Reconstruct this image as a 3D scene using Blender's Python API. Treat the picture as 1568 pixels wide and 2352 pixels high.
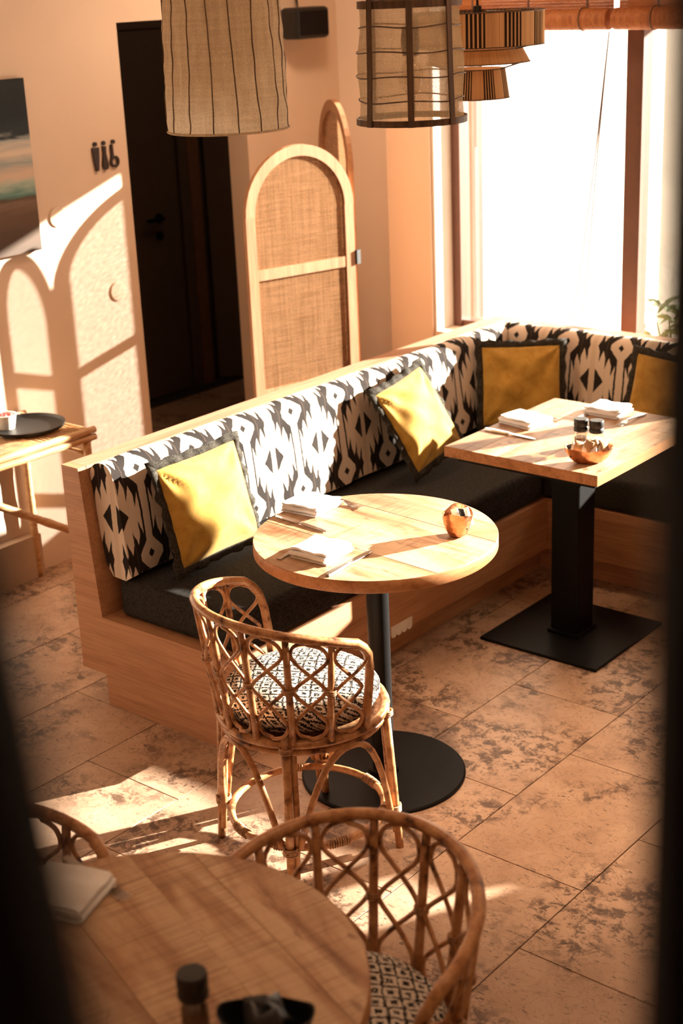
import bpy, bmesh, math, random
from mathutils import Vector, Matrix
random.seed(7)
S = bpy.context.scene
for o in list(bpy.data.objects): bpy.data.objects.remove(o)
COL = S.collection
PI = math.pi
def rad(a): return math.radians(a)

# ------------------------------------------------------------ camera
cd = bpy.data.cameras.new('camera'); cam = bpy.data.objects.new('camera', cd); COL.objects.link(cam)
yaw, pitch, roll = 0.7046, -0.3483, -0.0440
fw = Vector((-math.sin(yaw)*math.cos(pitch), math.cos(yaw)*math.cos(pitch), math.sin(pitch)))
rt = Vector((math.cos(yaw), math.sin(yaw), 0)); up = rt.cross(fw)
r2 = rt*math.cos(roll)+up*math.sin(roll); u2 = -rt*math.sin(roll)+up*math.cos(roll)
m = Matrix((r2, u2, -fw)).transposed().to_4x4(); m.translation = Vector((3.6292, -5.3859, 2.2771))
cam.matrix_world = m
cd.sensor_fit = 'HORIZONTAL'; cd.sensor_width = 24.0; cd.lens = 3386.3/1568*24
cd.clip_start = 0.02; cd.clip_end = 100
cd.dof.use_dof = True; cd.dof.focus_distance = 4.1; cd.dof.aperture_fstop = 3.2
S.camera = cam

# ------------------------------------------------------------ world, sun, added fill lights, spot, exposure
w = bpy.data.worlds.new('world'); S.world = w; w.use_nodes = True
bg = w.node_tree.nodes['Background']; bg.inputs[0].default_value = (1.0, 0.87, 0.75, 1); bg.inputs[1].default_value = 1.05
SAZ, SEL = rad(61), rad(16)
sl = bpy.data.lights.new('sun', 'SUN'); sl.energy = 48.0; sl.color = (1.0, 0.92, 0.81); sl.angle = rad(0.6)
so = bpy.data.objects.new('sun', sl); COL.objects.link(so)
sdir = Vector((math.cos(SAZ)*math.cos(SEL), math.sin(SAZ)*math.cos(SEL), math.sin(SEL)))
so.rotation_euler = sdir.to_track_quat('Z', 'Y').to_euler(); so.location = (4, 6, 4)
for (x, y, e, sz) in ((1.9, -2.2, 5, 0.35), (-1.6, 0.5, 2.4, 0.3), (2.4, -4.0, 5.5, 0.5), (0.3, -3.6, 5, 0.4), (-0.2, -0.80, 15, 0.25)):  # warm fill lights added under the ceiling, no fittings
    al = bpy.data.lights.new('added_fill_light', 'AREA'); al.energy = e; al.size = sz; al.color = (1.0, 0.66, 0.42)
    ao = bpy.data.objects.new('added_fill_light', al); COL.objects.link(ao); ao.location = (x, y, 2.70)
spl = bpy.data.lights.new('ceiling_spot_light', 'SPOT'); spl.energy = 260; spl.color = (1.0, 0.70, 0.46); spl.spot_size = rad(42); spl.spot_blend = 1.0; spl.shadow_soft_size = 0.05
spo = bpy.data.objects.new('ceiling_spot_light', spl); COL.objects.link(spo); spo.location = (1.95, -2.25, 2.70)
spo.rotation_euler = (Vector((1.95, -2.25, 2.70))-Vector((1.62, -2.05, 0))).to_track_quat('Z', 'Y').to_euler()
S.view_settings.view_transform = 'Standard'; S.view_settings.look = 'None'
S.view_settings.exposure = 0.0; S.view_settings.gamma = 1.0; S.view_settings.use_curve_mapping = False

# ------------------------------------------------------------ node helpers
class NT:
    def __init__(s, name):
        s.m = bpy.data.materials.new(name); s.m.use_nodes = True; s.t = s.m.node_tree; s.n = s.t.nodes
        s.b = s.n['Principled BSDF']; s.out = s.n['Material Output']
    def add(s, t, **k):
        n = s.n.new(t)
        for a, v in k.items(): setattr(n, a, v)
        return n
    def link(s, a, b): s.t.links.new(a, b)
    def setin(s, sock, v):
        if hasattr(v, 'is_output') or isinstance(v, bpy.types.NodeSocket): s.link(v, sock)
        else: sock.default_value = v
    def math(s, op, a, b=None, c=None, clamp=False):
        n = s.add('ShaderNodeMath', operation=op, use_clamp=clamp); s.setin(n.inputs[0], a)
        if b is not None: s.setin(n.inputs[1], b)
        if c is not None: s.setin(n.inputs[2], c)
        return n.outputs[0]
    def coord(s, kind='Object', scale=(1, 1, 1), rnd=0.0):
        c = s.add('ShaderNodeTexCoord'); v = c.outputs[kind]
        if rnd:
            oi = s.add('ShaderNodeObjectInfo'); mm = s.add('ShaderNodeVectorMath', operation='MULTIPLY_ADD')
            cb = s.add('ShaderNodeCombineXYZ'); s.link(oi.outputs['Random'], cb.inputs[0])
            s.link(s.math('MULTIPLY', oi.outputs['Random'], 3.7), cb.inputs[1]); s.link(s.math('MULTIPLY', oi.outputs['Random'], 7.3), cb.inputs[2])
            s.link(cb.outputs[0], mm.inputs[0]); mm.inputs[1].default_value = (rnd,)*3; s.link(v, mm.inputs[2]); v = mm.outputs[0]
        mp = s.add('ShaderNodeMapping'); mp.inputs['Scale'].default_value = scale; s.link(v, mp.inputs[0]); return mp.outputs[0]
    def noise(s, vec, scale, detail=4, rough=0.55, dist=0.0):
        n = s.add('ShaderNodeTexNoise'); s.link(vec, n.inputs['Vector']); n.inputs['Scale'].default_value = scale
        n.inputs['Detail'].default_value = detail; n.inputs['Roughness'].default_value = rough; n.inputs['Distortion'].default_value = dist
        return n.outputs['Fac']
    def ramp(s, f, stops, interp='LINEAR'):
        n = s.add('ShaderNodeValToRGB'); n.color_ramp.interpolation = interp; e = n.color_ramp.elements
        while len(e) < len(stops): e.new(0.5)
        for i, (p, c) in enumerate(stops):
            e[i].position = p; e[i].color = (*c, 1) if len(c) == 3 else c
        s.link(f, n.inputs[0]); return n.outputs[0]
    def mix(s, f, a, b, mode='MIX'):
        n = s.add('ShaderNodeMix', data_type='RGBA', blend_type=mode)
        s.setin(n.inputs[0], f)
        for i, v in ((6, a), (7, b)):
            if isinstance(v, tuple): v = (*v, 1) if len(v) == 3 else v
            s.setin(n.inputs[i], v)
        return n.outputs[2]
    def bump(s, h, st=0.3, d=0.002):
        n = s.add('ShaderNodeBump'); n.inputs['Strength'].default_value = st; n.inputs['Distance'].default_value = d
        s.link(h, n.inputs['Height']); s.link(n.outputs[0], s.b.inputs['Normal'])
    def col(s, c): s.setin(s.b.inputs['Base Color'], (*c, 1) if isinstance(c, tuple) else c)
    def pr(s, rough=0.6, metal=0.0, spec=0.5):
        s.b.inputs['Roughness'].default_value = rough; s.b.inputs['Metallic'].default_value = metal
        s.b.inputs['Specular IOR Level'].default_value = spec; return s

def plain(name, c, rough=0.6, metal=0.0, var=0.08, sc=20.0, spec=0.5, bump=0.0, kind='Object'):
    t = NT(name).pr(rough, metal, spec)
    f = t.noise(t.coord(kind), sc, 3)
    t.col(t.ramp(f, [(0.3, tuple(x*(1-var) for x in c)), (0.7, tuple(min(1, x*(1+var)) for x in c))]))
    if bump: t.bump(f, bump)
    return t.m

def wood(name, c1, c2, c3, axis=1, sc=1.0, rough=0.5, rnd=1.0, knots=0.5):
    t = NT(name).pr(rough, 0, 0.35)
    s = [14*sc]*3; s[axis] = 1.1*sc
    v = t.coord('Object', tuple(s), rnd)
    f = t.noise(v, 1.6, 6, 0.6, 0.6)
    s2 = [60*sc]*3; s2[axis] = 3*sc
    g = t.noise(t.coord('Object', tuple(s2), rnd), 2.0, 3, 0.6)
    c = t.ramp(f, [(0.32, c3), (0.46, c1), (0.62, c2), (0.8, c1)])
    c = t.mix(0.45, c, t.ramp(g, [(0.3, (0.45, 0.4, 0.36)), (0.62, (1, 1, 1))]), 'MULTIPLY')
    k = t.noise(t.coord('Object', (1, 1, 1), rnd), 7.0*sc, 2, 0.5)
    c = t.mix(t.math('MULTIPLY', t.math('GREATER_THAN', k, 0.72), knots), c, tuple(x*0.45 for x in c3))
    t.col(c); t.bump(g, 0.12, 0.001); return t.m

# ------------------------------------------------------------ materials
M = {}
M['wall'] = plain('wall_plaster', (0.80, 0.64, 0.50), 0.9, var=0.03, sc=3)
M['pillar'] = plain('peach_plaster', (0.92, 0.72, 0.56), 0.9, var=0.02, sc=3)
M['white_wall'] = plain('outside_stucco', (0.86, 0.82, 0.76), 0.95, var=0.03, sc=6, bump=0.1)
M['ceiling'] = plain('ceiling_paint', (0.66, 0.50, 0.36), 0.9, var=0.02)
M['dark_door'] = plain('dark_door_paint', (0.12, 0.085, 0.062), 0.5, var=0.05)
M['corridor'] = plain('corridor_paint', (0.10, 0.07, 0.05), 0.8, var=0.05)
M['jamb'] = plain('door_jamb_wood', (0.22, 0.11, 0.05), 0.6, var=0.1)
M['black'] = plain('black_metal', (0.0045, 0.004, 0.004), 0.5, 0.0, var=0.2, sc=60, spec=0.14)
M['tray'] = plain('black_tray_plastic', (0.006, 0.0055, 0.005), 0.5, var=0.2, sc=60)
M['frame_brown'] = plain('brown_window_frame', (0.15, 0.062, 0.036), 0.45, var=0.08)
M['frame_grey'] = plain('grey_window_frame', (0.42, 0.38, 0.34), 0.5, var=0.05)
M['post_dark'] = plain('dark_stained_post', (0.006, 0.005, 0.005), 0.8, var=0.2, spec=0.1)
M['plinth'] = plain('plinth_paint', (0.55, 0.40, 0.28), 0.8, var=0.04)
M['cup'] = plain('white_paper_cup', (0.85, 0.78, 0.68), 0.6, var=0.02)
M['napkin'] = plain('white_linen', (0.84, 0.81, 0.78), 0.95, var=0.04, sc=80, bump=0.25)
M['steel'] = plain('cutlery_steel', (0.55, 0.52, 0.5), 0.22, 1.0, var=0.05)
M['paper'] = plain('sachet_paper', (0.85, 0.82, 0.78), 0.7, var=0.05)
M['black_paper'] = plain('sachet_black', (0.02, 0.02, 0.02), 0.4, var=0.1)
M['brown_paper'] = plain('sachet_brown', (0.45, 0.28, 0.15), 0.7, var=0.1)
M['pepper'] = plain('pepper_grain', (0.10, 0.05, 0.03), 0.9, var=0.7, sc=400)
M['salt'] = plain('salt_grain', (0.75, 0.68, 0.6), 0.9, var=0.2, sc=300)
M['cord'] = plain('blind_cord', (0.16, 0.10, 0.07), 0.8)
M['sign'] = plain('dark_sign_metal', (0.035, 0.018, 0.012), 0.5)
M['red'] = plain('red_fruit', (0.55, 0.10, 0.09), 0.5, var=0.3, sc=60)
M['leaf'] = plain('leaf_green', (0.13, 0.17, 0.04), 0.6, var=0.4, sc=30)
M['brass'] = plain('hinge_black', (0.01, 0.01, 0.01), 0.5)
M['hook'] = plain('pale_plastic_hook', (0.80, 0.64, 0.48), 0.4, var=0.02)
M['scallop'] = plain('white_trim_paper', (0.8, 0.74, 0.66), 0.7)
M['bench'] = wood('bench_oak', (0.50, 0.245, 0.125), (0.54, 0.28, 0.145), (0.43, 0.20, 0.10), 1, 1.0, 0.5, 1.0, 0.3)
M['bench_x'] = wood('bench_oak_cross', (0.50, 0.245, 0.125), (0.54, 0.28, 0.145), (0.43, 0.20, 0.10), 0, 1.0, 0.5, 1.0, 0.3)
M['ledge'] = wood('ledge_oak', (0.46, 0.25, 0.15), (0.52, 0.29, 0.18), (0.40, 0.20, 0.115), 1, 1.0, 0.55, 1.0, 0.1)
M['ash'] = wood('screen_ash', (0.46, 0.235, 0.12), (0.52, 0.28, 0.15), (0.38, 0.18, 0.085), 2, 1.2, 0.55, 1.0, 0.0)
t = NT('mango_planks').pr(0.5, 0, 0.35)
v = t.coord('Object', (9, 1.3, 9), 5.0); f = t.noise(v, 1.5, 6, 0.62, 0.8)
c = t.ramp(f, [(0.30, (0.26, 0.115, 0.05)), (0.42, (0.48, 0.27, 0.145)), (0.55, (0.63, 0.42, 0.26)), (0.75, (0.71, 0.50, 0.33))])
saw_ = t.noise(t.coord('Object', (3.5, 170, 1), 5.0), 1.0, 3, 0.6); area_ = t.noise(t.coord('Object', (5, 5, 5), 5.0), 1.0, 3)
c = t.mix(t.math('MULTIPLY', t.ramp(area_, [(0.40, (0.1,)*3), (0.62, (0.75,)*3)]), 1.0), c, t.mix(1.0, c, t.ramp(saw_, [(0.36, (0.42, 0.34, 0.28)), (0.52, (1, 1, 1))]), 'MULTIPLY'))
bl_ = t.noise(t.coord('Object', (26, 9, 20), 5.0), 1.0, 4, 0.6, 0.5)
c = t.mix(t.math('MULTIPLY', t.ramp(bl_, [(0.60, (0,)*3), (0.70, (1,)*3)]), 0.7), c, (0.20, 0.085, 0.04))
oi = t.add('ShaderNodeObjectInfo')
c = t.mix(1.0, c, t.ramp(oi.outputs['Random'], [(0.0, (0.66, 0.60, 0.55)), (0.35, (1.0, 0.98, 0.95)), (0.7, (0.82, 0.78, 0.72)), (1.0, (1.08, 1.06, 1.04))]), 'MULTIPLY')
t.col(c); t.bump(saw_, 0.15, 0.001); M['mango'] = t.m
M['table_edge'] = wood('mango_edge', (0.48, 0.21, 0.08), (0.56, 0.26, 0.11), (0.30, 0.12, 0.045), 1, 0.8, 0.5, 1.0, 0.2)
M['bamboo'] = wood('bamboo_cane', (0.58, 0.33, 0.15), (0.68, 0.42, 0.21), (0.42, 0.21, 0.09), 1, 2.0, 0.4, 2.0, 0.2)
M['slat_wood'] = wood('lamp_rib_wood', (0.10, 0.055, 0.03), (0.15, 0.08, 0.045), (0.06, 0.03, 0.018), 2, 2.0, 0.5, 1.0, 0.0)
M['blind'] = wood('woven_blind', (0.42, 0.15, 0.05), (0.50, 0.20, 0.07), (0.28, 0.09, 0.03), 0, 3.0, 0.6, 1.0, 0.0)
M['post_out'] = wood('outdoor_timber', (0.075, 0.034, 0.016), (0.09, 0.042, 0.021), (0.055, 0.024, 0.011), 2, 1.0, 0.6, 1.0, 0.0)

# rattan cane with glossy skin, dark nodes and scorch marks
t = NT('rattan_cane').pr(0.34, 0, 0.5)
v = t.coord('Object', (1, 1, 1), 2.0)
f = t.noise(v, 26, 4, 0.6); g = t.noise(v, 120, 2)
c = t.ramp(f, [(0.33, (0.10, 0.035, 0.014)), (0.43, (0.40, 0.17, 0.065)), (0.56, (0.58, 0.29, 0.125)), (0.8, (0.70, 0.42, 0.22))])
c = t.mix(0.3, c, t.ramp(g, [(0.35, (0.5, 0.42, 0.36)), (0.6, (1, 1, 1))]), 'MULTIPLY'); t.col(c); t.bump(f, 0.1); M['rattan'] = t.m
t = NT('cane_binding').pr(0.5)
c = t.ramp(t.noise(t.coord('Object', (1, 1, 1)), 90, 2), [(0.35, (0.22, 0.09, 0.035)), (0.65, (0.55, 0.3, 0.14))]); t.col(c); M['binding'] = t.m

# travertine tile
t = NT('travertine').pr(0.42, 0, 0.45)
v = t.coord('Object', (1, 1, 1), 11.0)
big = t.noise(v, 3.6, 2, 0.5, 0.3); mid = t.noise(v, 21, 9, 0.78, 0.35); fine = t.noise(v, 80, 3, 0.6)
base = t.ramp(t.noise(v, 6, 4), [(0.3, (0.40, 0.245, 0.155)), (0.7, (0.54, 0.36, 0.245))])
msk = t.math('MULTIPLY', t.ramp(big, [(0.45, (0, 0, 0)), (0.57, (1, 1, 1))]), t.ramp(mid, [(0.48, (0, 0, 0)), (0.56, (1, 1, 1))]))
c = t.mix(t.math('MULTIPLY', msk, 0.9), base, (0.085, 0.045, 0.027))
vein = t.math('ABSOLUTE', t.math('SUBTRACT', t.noise(v, 11, 5, 0.6, 2.2), 0.5))
c = t.mix(t.math('MULTIPLY', t.math('LESS_THAN', vein, 0.008), 0.55), c, (0.16, 0.085, 0.05))
vs = t.coord('Object', (40, 110, 40), 11.0); pit = t.math('GREATER_THAN', t.noise(vs, 1.0, 2, 0.5), 0.675)
pit = t.math('MULTIPLY', pit, t.ramp(big, [(0.3, (0.35,)*3), (0.6, (1, 1, 1))]))
c = t.mix(t.math('MULTIPLY', pit, 0.9), c, (0.06, 0.03, 0.018))
t.col(c); t.bump(t.math('SUBTRACT', fine, pit), 0.25, 0.0015); M['tile'] = t.m
M['grout'] = plain('grout', (0.03, 0.018, 0.012), 0.95)

# charcoal seat fabric
t = NT('charcoal_fabric').pr(0.95, 0, 0.1)
v = t.coord('Object', (260, 260, 260)); f = t.noise(v, 1.0, 2); wv = t.noise(t.coord('Object', (500, 60, 200)), 1.0, 2)
t.col(t.ramp(t.math('ADD', t.math('MULTIPLY', f, .6), t.math('MULTIPLY', wv, .4)), [(0.35, (0.007, 0.0065, 0.006)), (0.65, (0.054, 0.048, 0.043))]))
t.bump(f, 0.4, 0.001); M['charcoal'] = t.m
t = NT('dark_flange_fabric').pr(0.95, 0, 0.1)
t.col(t.ramp(t.noise(t.coord('Object', (200, 200, 200)), 1.0, 2), [(0.35, (0.018, 0.016, 0.013)), (0.65, (0.07, 0.062, 0.05))])); M['flange'] = t.m
t = NT('mustard_velvet').pr(0.8, 0, 0.2)
v = t.coord('Object', (1, 1, 1), 2.0); f = t.noise(v, 22, 5, 0.65, 0.5); g = t.noise(t.coord('Object', (300, 300, 300)), 1.0, 2)
c = t.ramp(f, [(0.28, (0.40, 0.205, 0.03)), (0.55, (0.52, 0.30, 0.055)), (0.8, (0.58, 0.36, 0.085))])
t.col(t.mix(0.25, c, t.ramp(g, [(0.3, (0.6, 0.6, 0.6)), (0.7, (1, 1, 1))]), 'MULTIPLY')); t.bump(g, 0.2, 0.001)
t.b.inputs['Sheen Weight'].default_value = 0.15; M['mustard'] = t.m

# aztec motif cut-pile fabric: u along the bench, v up the cloth (metres)
t = NT('aztec_fabric').pr(0.95, 0, 0.1)
uv = t.add('ShaderNodeTexCoord').outputs['UV']; sp = t.add('ShaderNodeSeparateXYZ'); t.link(uv, sp.inputs[0])
wob = t.noise(uv, 60, 2, 0.5)
u = t.math('ADD', sp.outputs[0], t.math('MULTIPLY', t.math('SUBTRACT', wob, 0.5), 0.006))
vv = t.math('ADD', sp.outputs[1], t.math('MULTIPLY', t.math('SUBTRACT', t.noise(uv, 47, 2, 0.5), 0.5), 0.006))
U, V = 0.252, 0.29
a = t.math('PINGPONG', t.math('DIVIDE', u, U), 0.5)      # 0 kite column, .5 medallion column
b = t.math('PINGPONG', t.math('DIVIDE', vv, V), 0.5)     # 0 kite row, .5 medallion row
ia = t.math('SUBTRACT', 0.5, a); ib = t.math('SUBTRACT', 0.5, b)
OR = lambda x, y: t.math('MAXIMUM', x, y)
AND = lambda x, y: t.math('MULTIPLY', x, y)
lt = lambda x, y: t.math('LESS_THAN', x, y)
kd = t.math('ADD', t.math('MULTIPLY', a, 1.0), t.math('MULTIPLY', b, 1.0))
kite = AND(lt(kd, 0.235), AND(lt(b, 0.19), lt(a, 0.20)))
stem = lt(a, 0.062)
kf = t.math('MULTIPLY', ia, 8.6); spk = t.math('FRACT', t.math('ADD', kf, 0.1))
env = t.math('SUBTRACT', 0.385, t.math('MULTIPLY', t.math('FLOOR', t.math('ADD', kf, 0.1)), 0.095))
tip = t.math('MULTIPLY', t.math('SUBTRACT', 1.0, t.math('ABSOLUTE', t.math('MULTIPLY', t.math('SUBTRACT', spk, 0.60), 1.9))), 0.15)
med = AND(lt(ib, t.math('ADD', env, t.math('MAXIMUM', tip, -0.02))), lt(ia, 0.405))
stripe = lt(ia, 0.040)
white = OR(OR(kite, stem), OR(med, stripe))
hole1 = lt(kd, 0.055)
hd = t.math('ADD', t.math('MULTIPLY', ia, 1.0), t.math('MULTIPLY', ib, 0.95))
hole2 = AND(lt(hd, 0.215), t.math('GREATER_THAN', ia, 0.05))
blk = OR(hole1, hole2)
white = AND(white, t.math('SUBTRACT', 1.0, blk))
fn = t.noise(t.coord('UV', (420, 420, 420)), 1.0, 2)
cw = t.mix(stripe, (0.72, 0.60, 0.49), (0.66, 0.53, 0.41))
c = t.mix(white, t.ramp(fn, [(0.35, (0.016, 0.013, 0.012)), (0.65, (0.042, 0.034, 0.03))]), cw)
seam = lt(t.math('ABSOLUTE', t.math('SUBTRACT', ia, 0.235)), 0.003)
c = t.mix(t.math('MULTIPLY', seam, 0.35), c, (0.3, 0.2, 0.14))
t.col(c); t.bump(t.math('ADD', t.math('MULTIPLY', white, 1.0), t.math('MULTIPLY', fn, 0.4)), 0.5, 0.002); M['aztec'] = t.m

# chair cushion: small woven diamonds
t = NT('woven_diamond_fabric').pr(0.95, 0, 0.1)
uv = t.coord('Object', (1, 1, 1)); sp = t.add('ShaderNodeSeparateXYZ'); t.link(uv, sp.inputs[0])
px_ = t.math('SNAP', sp.outputs[0], 0.0042); py_ = t.math('SNAP', sp.outputs[1], 0.0030)
pz_ = t.math('SNAP', sp.outputs[2], 0.0036)
a = t.math('PINGPONG', t.math('DIVIDE', px_, 0.050), 0.5); b = t.math('PINGPONG', t.math('DIVIDE', t.math('ADD', py_, t.math('MULTIPLY', pz_, 1.4)), 0.046), 0.5)
d = t.math('ADD', a, b); st = t.math('FRACT', t.math('MULTIPLY', d, 2.5))
k = t.math('GREATER_THAN', t.math('ADD', st, t.math('MULTIPLY', t.math('SUBTRACT', t.noise(t.coord('Object', (330, 330, 330)), 1.0, 1), 0.5), 1.1)), 0.47)
t.col(t.mix(k, (0.02, 0.016, 0.014), (0.74, 0.63, 0.52))); t.bump(k, 0.4, 0.002); M['diamond'] = t.m

def cloth(name, c, tr, transl=0.35, sc=(500, 500, 500), streak=0.3):
    t = NT(name); t.b.inputs['Roughness'].default_value = 0.95
    v = t.coord('Object', sc); f = t.noise(v, 1.0, 2)
    g = t.noise(t.coord('Object', (90, 90, 4)), 1.0, 3)
    h = t.noise(t.coord('Object', (6, 6, 140)), 1.0, 3)
    cc = t.ramp(f, [(0.3, tuple(x*0.62 for x in c)), (0.7, c)])
    cc = t.mix(streak, cc, t.ramp(t.math('MULTIPLY', t.math('ADD', g, h), 0.5), [(0.38, (0.5, 0.45, 0.4)), (0.6, (1, 1, 1))]), 'MULTIPLY')
    df = t.add('ShaderNodeBsdfDiffuse'); tl = t.add('ShaderNodeBsdfTranslucent'); ts = t.add('ShaderNodeBsdfTransparent')
    t.link(cc, df.inputs[0]); t.link(cc, tl.inputs[0])
    m1 = t.add('ShaderNodeMixShader'); m1.inputs[0].default_value = transl; t.link(df.outputs[0], m1.inputs[1]); t.link(tl.outputs[0], m1.inputs[2])
    m2 = t.add('ShaderNodeMixShader')
    if tr > 0: t.link(t.math('MULTIPLY', t.ramp(f, [(0.35, (0.4,)*3), (0.65, (1, 1, 1))]), tr), m2.inputs[0])
    else: m2.inputs[0].default_value = 0
    t.link(m1.outputs[0], m2.inputs[1]); t.link(ts.outputs[0], m2.inputs[2]); t.link(m2.outputs[0], t.out.inputs[0])
    return t.m
M['linen'] = cloth('pendant_linen', (0.95, 0.80, 0.60), 0.0, 0.5)
M['gauze'] = cloth('pendant_gauze', (0.72, 0.54, 0.34), 0.62, 0.5)
M['cane'] = cloth('screen_cane_weave', (0.62, 0.35, 0.18), 0.60, 0.35, (170, 170, 170), 0.75)
# raffia
def raffia(name, dark):
    t = NT(name).pr(0.7, 0, 0.3)
    uv = t.add('ShaderNodeTexCoord').outputs['UV']; sp = t.add('ShaderNodeSeparateXYZ'); t.link(uv, sp.inputs[0])
    mp = t.add('ShaderNodeMapping'); mp.inputs['Scale'].default_value = (420, 1.0, 1); t.link(uv, mp.inputs[0]); f = t.noise(mp.outputs[0], 1.0, 2)
    light = t.ramp(f, [(0.35, (0.48, 0.25, 0.11)), (0.65, (0.82, 0.50, 0.25))])
    if dark:
        band = t.math('LESS_THAN', t.math('FRACT', t.math('MULTIPLY', sp.outputs[0], dark)), 0.5)
        light = t.mix(t.math('MULTIPLY', band, t.math('LESS_THAN', t.math('FRACT', t.math('MULTIPLY', sp.outputs[0], dark*9)), 0.62)), light, (0.03, 0.018, 0.012))
    t.col(light); t.pr(0.95, 0, 0.05); return t.m
M['raffia_a'] = raffia('raffia_striped', 11); M['raffia_b'] = raffia('raffia_plain', 0); M['raffia_c'] = raffia('raffia_striped_small', 8)
# hammered copper
t = NT('hammered_copper').pr(0.28, 1.0)
vo = t.add('ShaderNodeTexVoronoi'); vo.inputs['Scale'].default_value = 55; t.link(t.coord('Object'), vo.inputs['Vector'])
t.col(t.ramp(t.noise(t.coord('Object'), 30, 3), [(0.3, (0.50, 0.20, 0.085)), (0.7, (0.80, 0.42, 0.22))])); t.bump(vo.outputs['Distance'], 0.35, 0.004); M['copper'] = t.m
# glass: thin pane
t = NT('window_glass'); gl = t.add('ShaderNodeBsdfGlossy'); gl.inputs['Roughness'].default_value = 0.02
ts = t.add('ShaderNodeBsdfTransparent'); ts.inputs[0].default_value = (0.97, 0.97, 0.96, 1)
mx = t.add('ShaderNodeMixShader'); mx.inputs[0].default_value = 0.05; t.link(ts.outputs[0], mx.inputs[1]); t.link(gl.outputs[0], mx.inputs[2]); t.link(mx.outputs[0], t.out.inputs[0]); M['glass'] = t.m
t = NT('clear_bulb_glass'); gl = t.add('ShaderNodeBsdfGlossy'); gl.inputs['Roughness'].default_value = 0.05
ts = t.add('ShaderNodeBsdfTransparent'); ts.inputs[0].default_value = (0.93, 0.88, 0.8, 1)
mx = t.add('ShaderNodeMixShader'); mx.inputs[0].default_value = 0.16; t.link(ts.outputs[0], mx.inputs[1]); t.link(gl.outputs[0], mx.inputs[2]); t.link(mx.outputs[0], t.out.inputs[0]); M['bulb'] = t.m
# seascape print
t = NT('seascape_print').pr(0.6, 0, 0.3)
uv = t.add('ShaderNodeTexCoord').outputs['UV']; sp = t.add('ShaderNodeSeparateXYZ'); t.link(uv, sp.inputs[0])
mp = t.add('ShaderNodeMapping'); mp.inputs['Scale'].default_value = (2.2, 9, 1); t.link(uv, mp.inputs[0])
n1 = t.noise(mp.outputs[0], 1.5, 5, 0.6, 0.8)
h = t.math('ADD', sp.outputs[1], t.math('MULTIPLY', t.math('SUBTRACT', n1, 0.5), 0.14))
c = t.ramp(h, [(0.0, (0.07, 0.045, 0.03)), (0.22, (0.13, 0.08, 0.05)), (0.29, (0.20, 0.13, 0.085)), (0.32, (0.09, 0.06, 0.04)), (0.355, (0.10, 0.24, 0.21)), (0.40, (0.42, 0.52, 0.45)),
    (0.46, (0.66, 0.52, 0.40)), (0.53, (0.30, 0.36, 0.36)), (0.60, (0.72, 0.62, 0.50)), (0.655, (0.38, 0.42, 0.42)), (0.69, (0.02, 0.03, 0.035)), (0.80, (0.008, 0.014, 0.018)), (1.0, (0.012, 0.017, 0.016))])
t.col(c); M['print'] = t.m

# ------------------------------------------------------------ geometry helpers
def finish(name, bm, mat, parent=None, loc=None, smooth=False, kind=None):
    bmesh.ops.recalc_face_normals(bm, faces=bm.faces)
    me = bpy.data.meshes.new(name); bm.to_mesh(me); bm.free()
    if smooth:
        for p in me.polygons: p.use_smooth = True
    me.materials.append(mat)
    return link(name, me, parent, loc, kind)
def link(name, me, parent=None, loc=None, kind=None):
    o = bpy.data.objects.new(name, me); COL.objects.link(o)
    if parent: o.parent = parent
    if loc: o.location = loc
    if kind: o['kind'] = kind
    return o
def thing(name, label, cat, loc=(0, 0, 0), rz=0.0, group=None):
    o = bpy.data.objects.new(name, None); COL.objects.link(o); o.location = loc; o.rotation_euler = (0, 0, rz); o.empty_display_size = 0.1
    return tag(o, label, cat, group)
def tag(o, label, cat, group=None):
    o['label'] = label; o['category'] = cat
    if group: o['group'] = group
    return o
def copy_tree(o, parent=None):
    c = o.copy(); COL.objects.link(c)
    if parent: c.parent = parent
    for ch in list(o.children): copy_tree(ch, c)
    return c
def box(bm, x0, x1, y0, y1, z0, z1, bev=0.0):
    vs = [bm.verts.new((x, y, z)) for x in (x0, x1) for y in (y0, y1) for z in (z0, z1)]
    fs = [(0, 1, 3, 2), (4, 6, 7, 5), (0, 4, 5, 1), (2, 3, 7, 6), (0, 2, 6, 4), (1, 5, 7, 3)]
    fc = [bm.faces.new([vs[i] for i in f]) for f in fs]
    if bev:
        es = list({e for f in fc for e in f.edges})
        bmesh.ops.bevel(bm, geom=es, offset=bev, segments=2, affect='EDGES', profile=0.5)
def BX(name, x0, x1, y0, y1, z0, z1, mat, parent=None, bev=0.0, kind=None):
    bm = bmesh.new(); box(bm, x0, x1, y0, y1, z0, z1, bev); return finish(name, bm, mat, parent, kind=kind)
def prism(bm, pts, h0, h1, axis='z'):
    def P(a, b, h): return {'z': (a, b, h), 'y': (a, h, b), 'x': (h, a, b)}[axis]
    A = [bm.verts.new(P(a, b, h0)) for a, b in pts]; B = [bm.verts.new(P(a, b, h1)) for a, b in pts]
    bm.faces.new(A[::-1]); bm.faces.new(B)
    n = len(pts)
    for i in range(n): bm.faces.new((A[i], A[(i+1) % n], B[(i+1) % n], B[i]))
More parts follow.
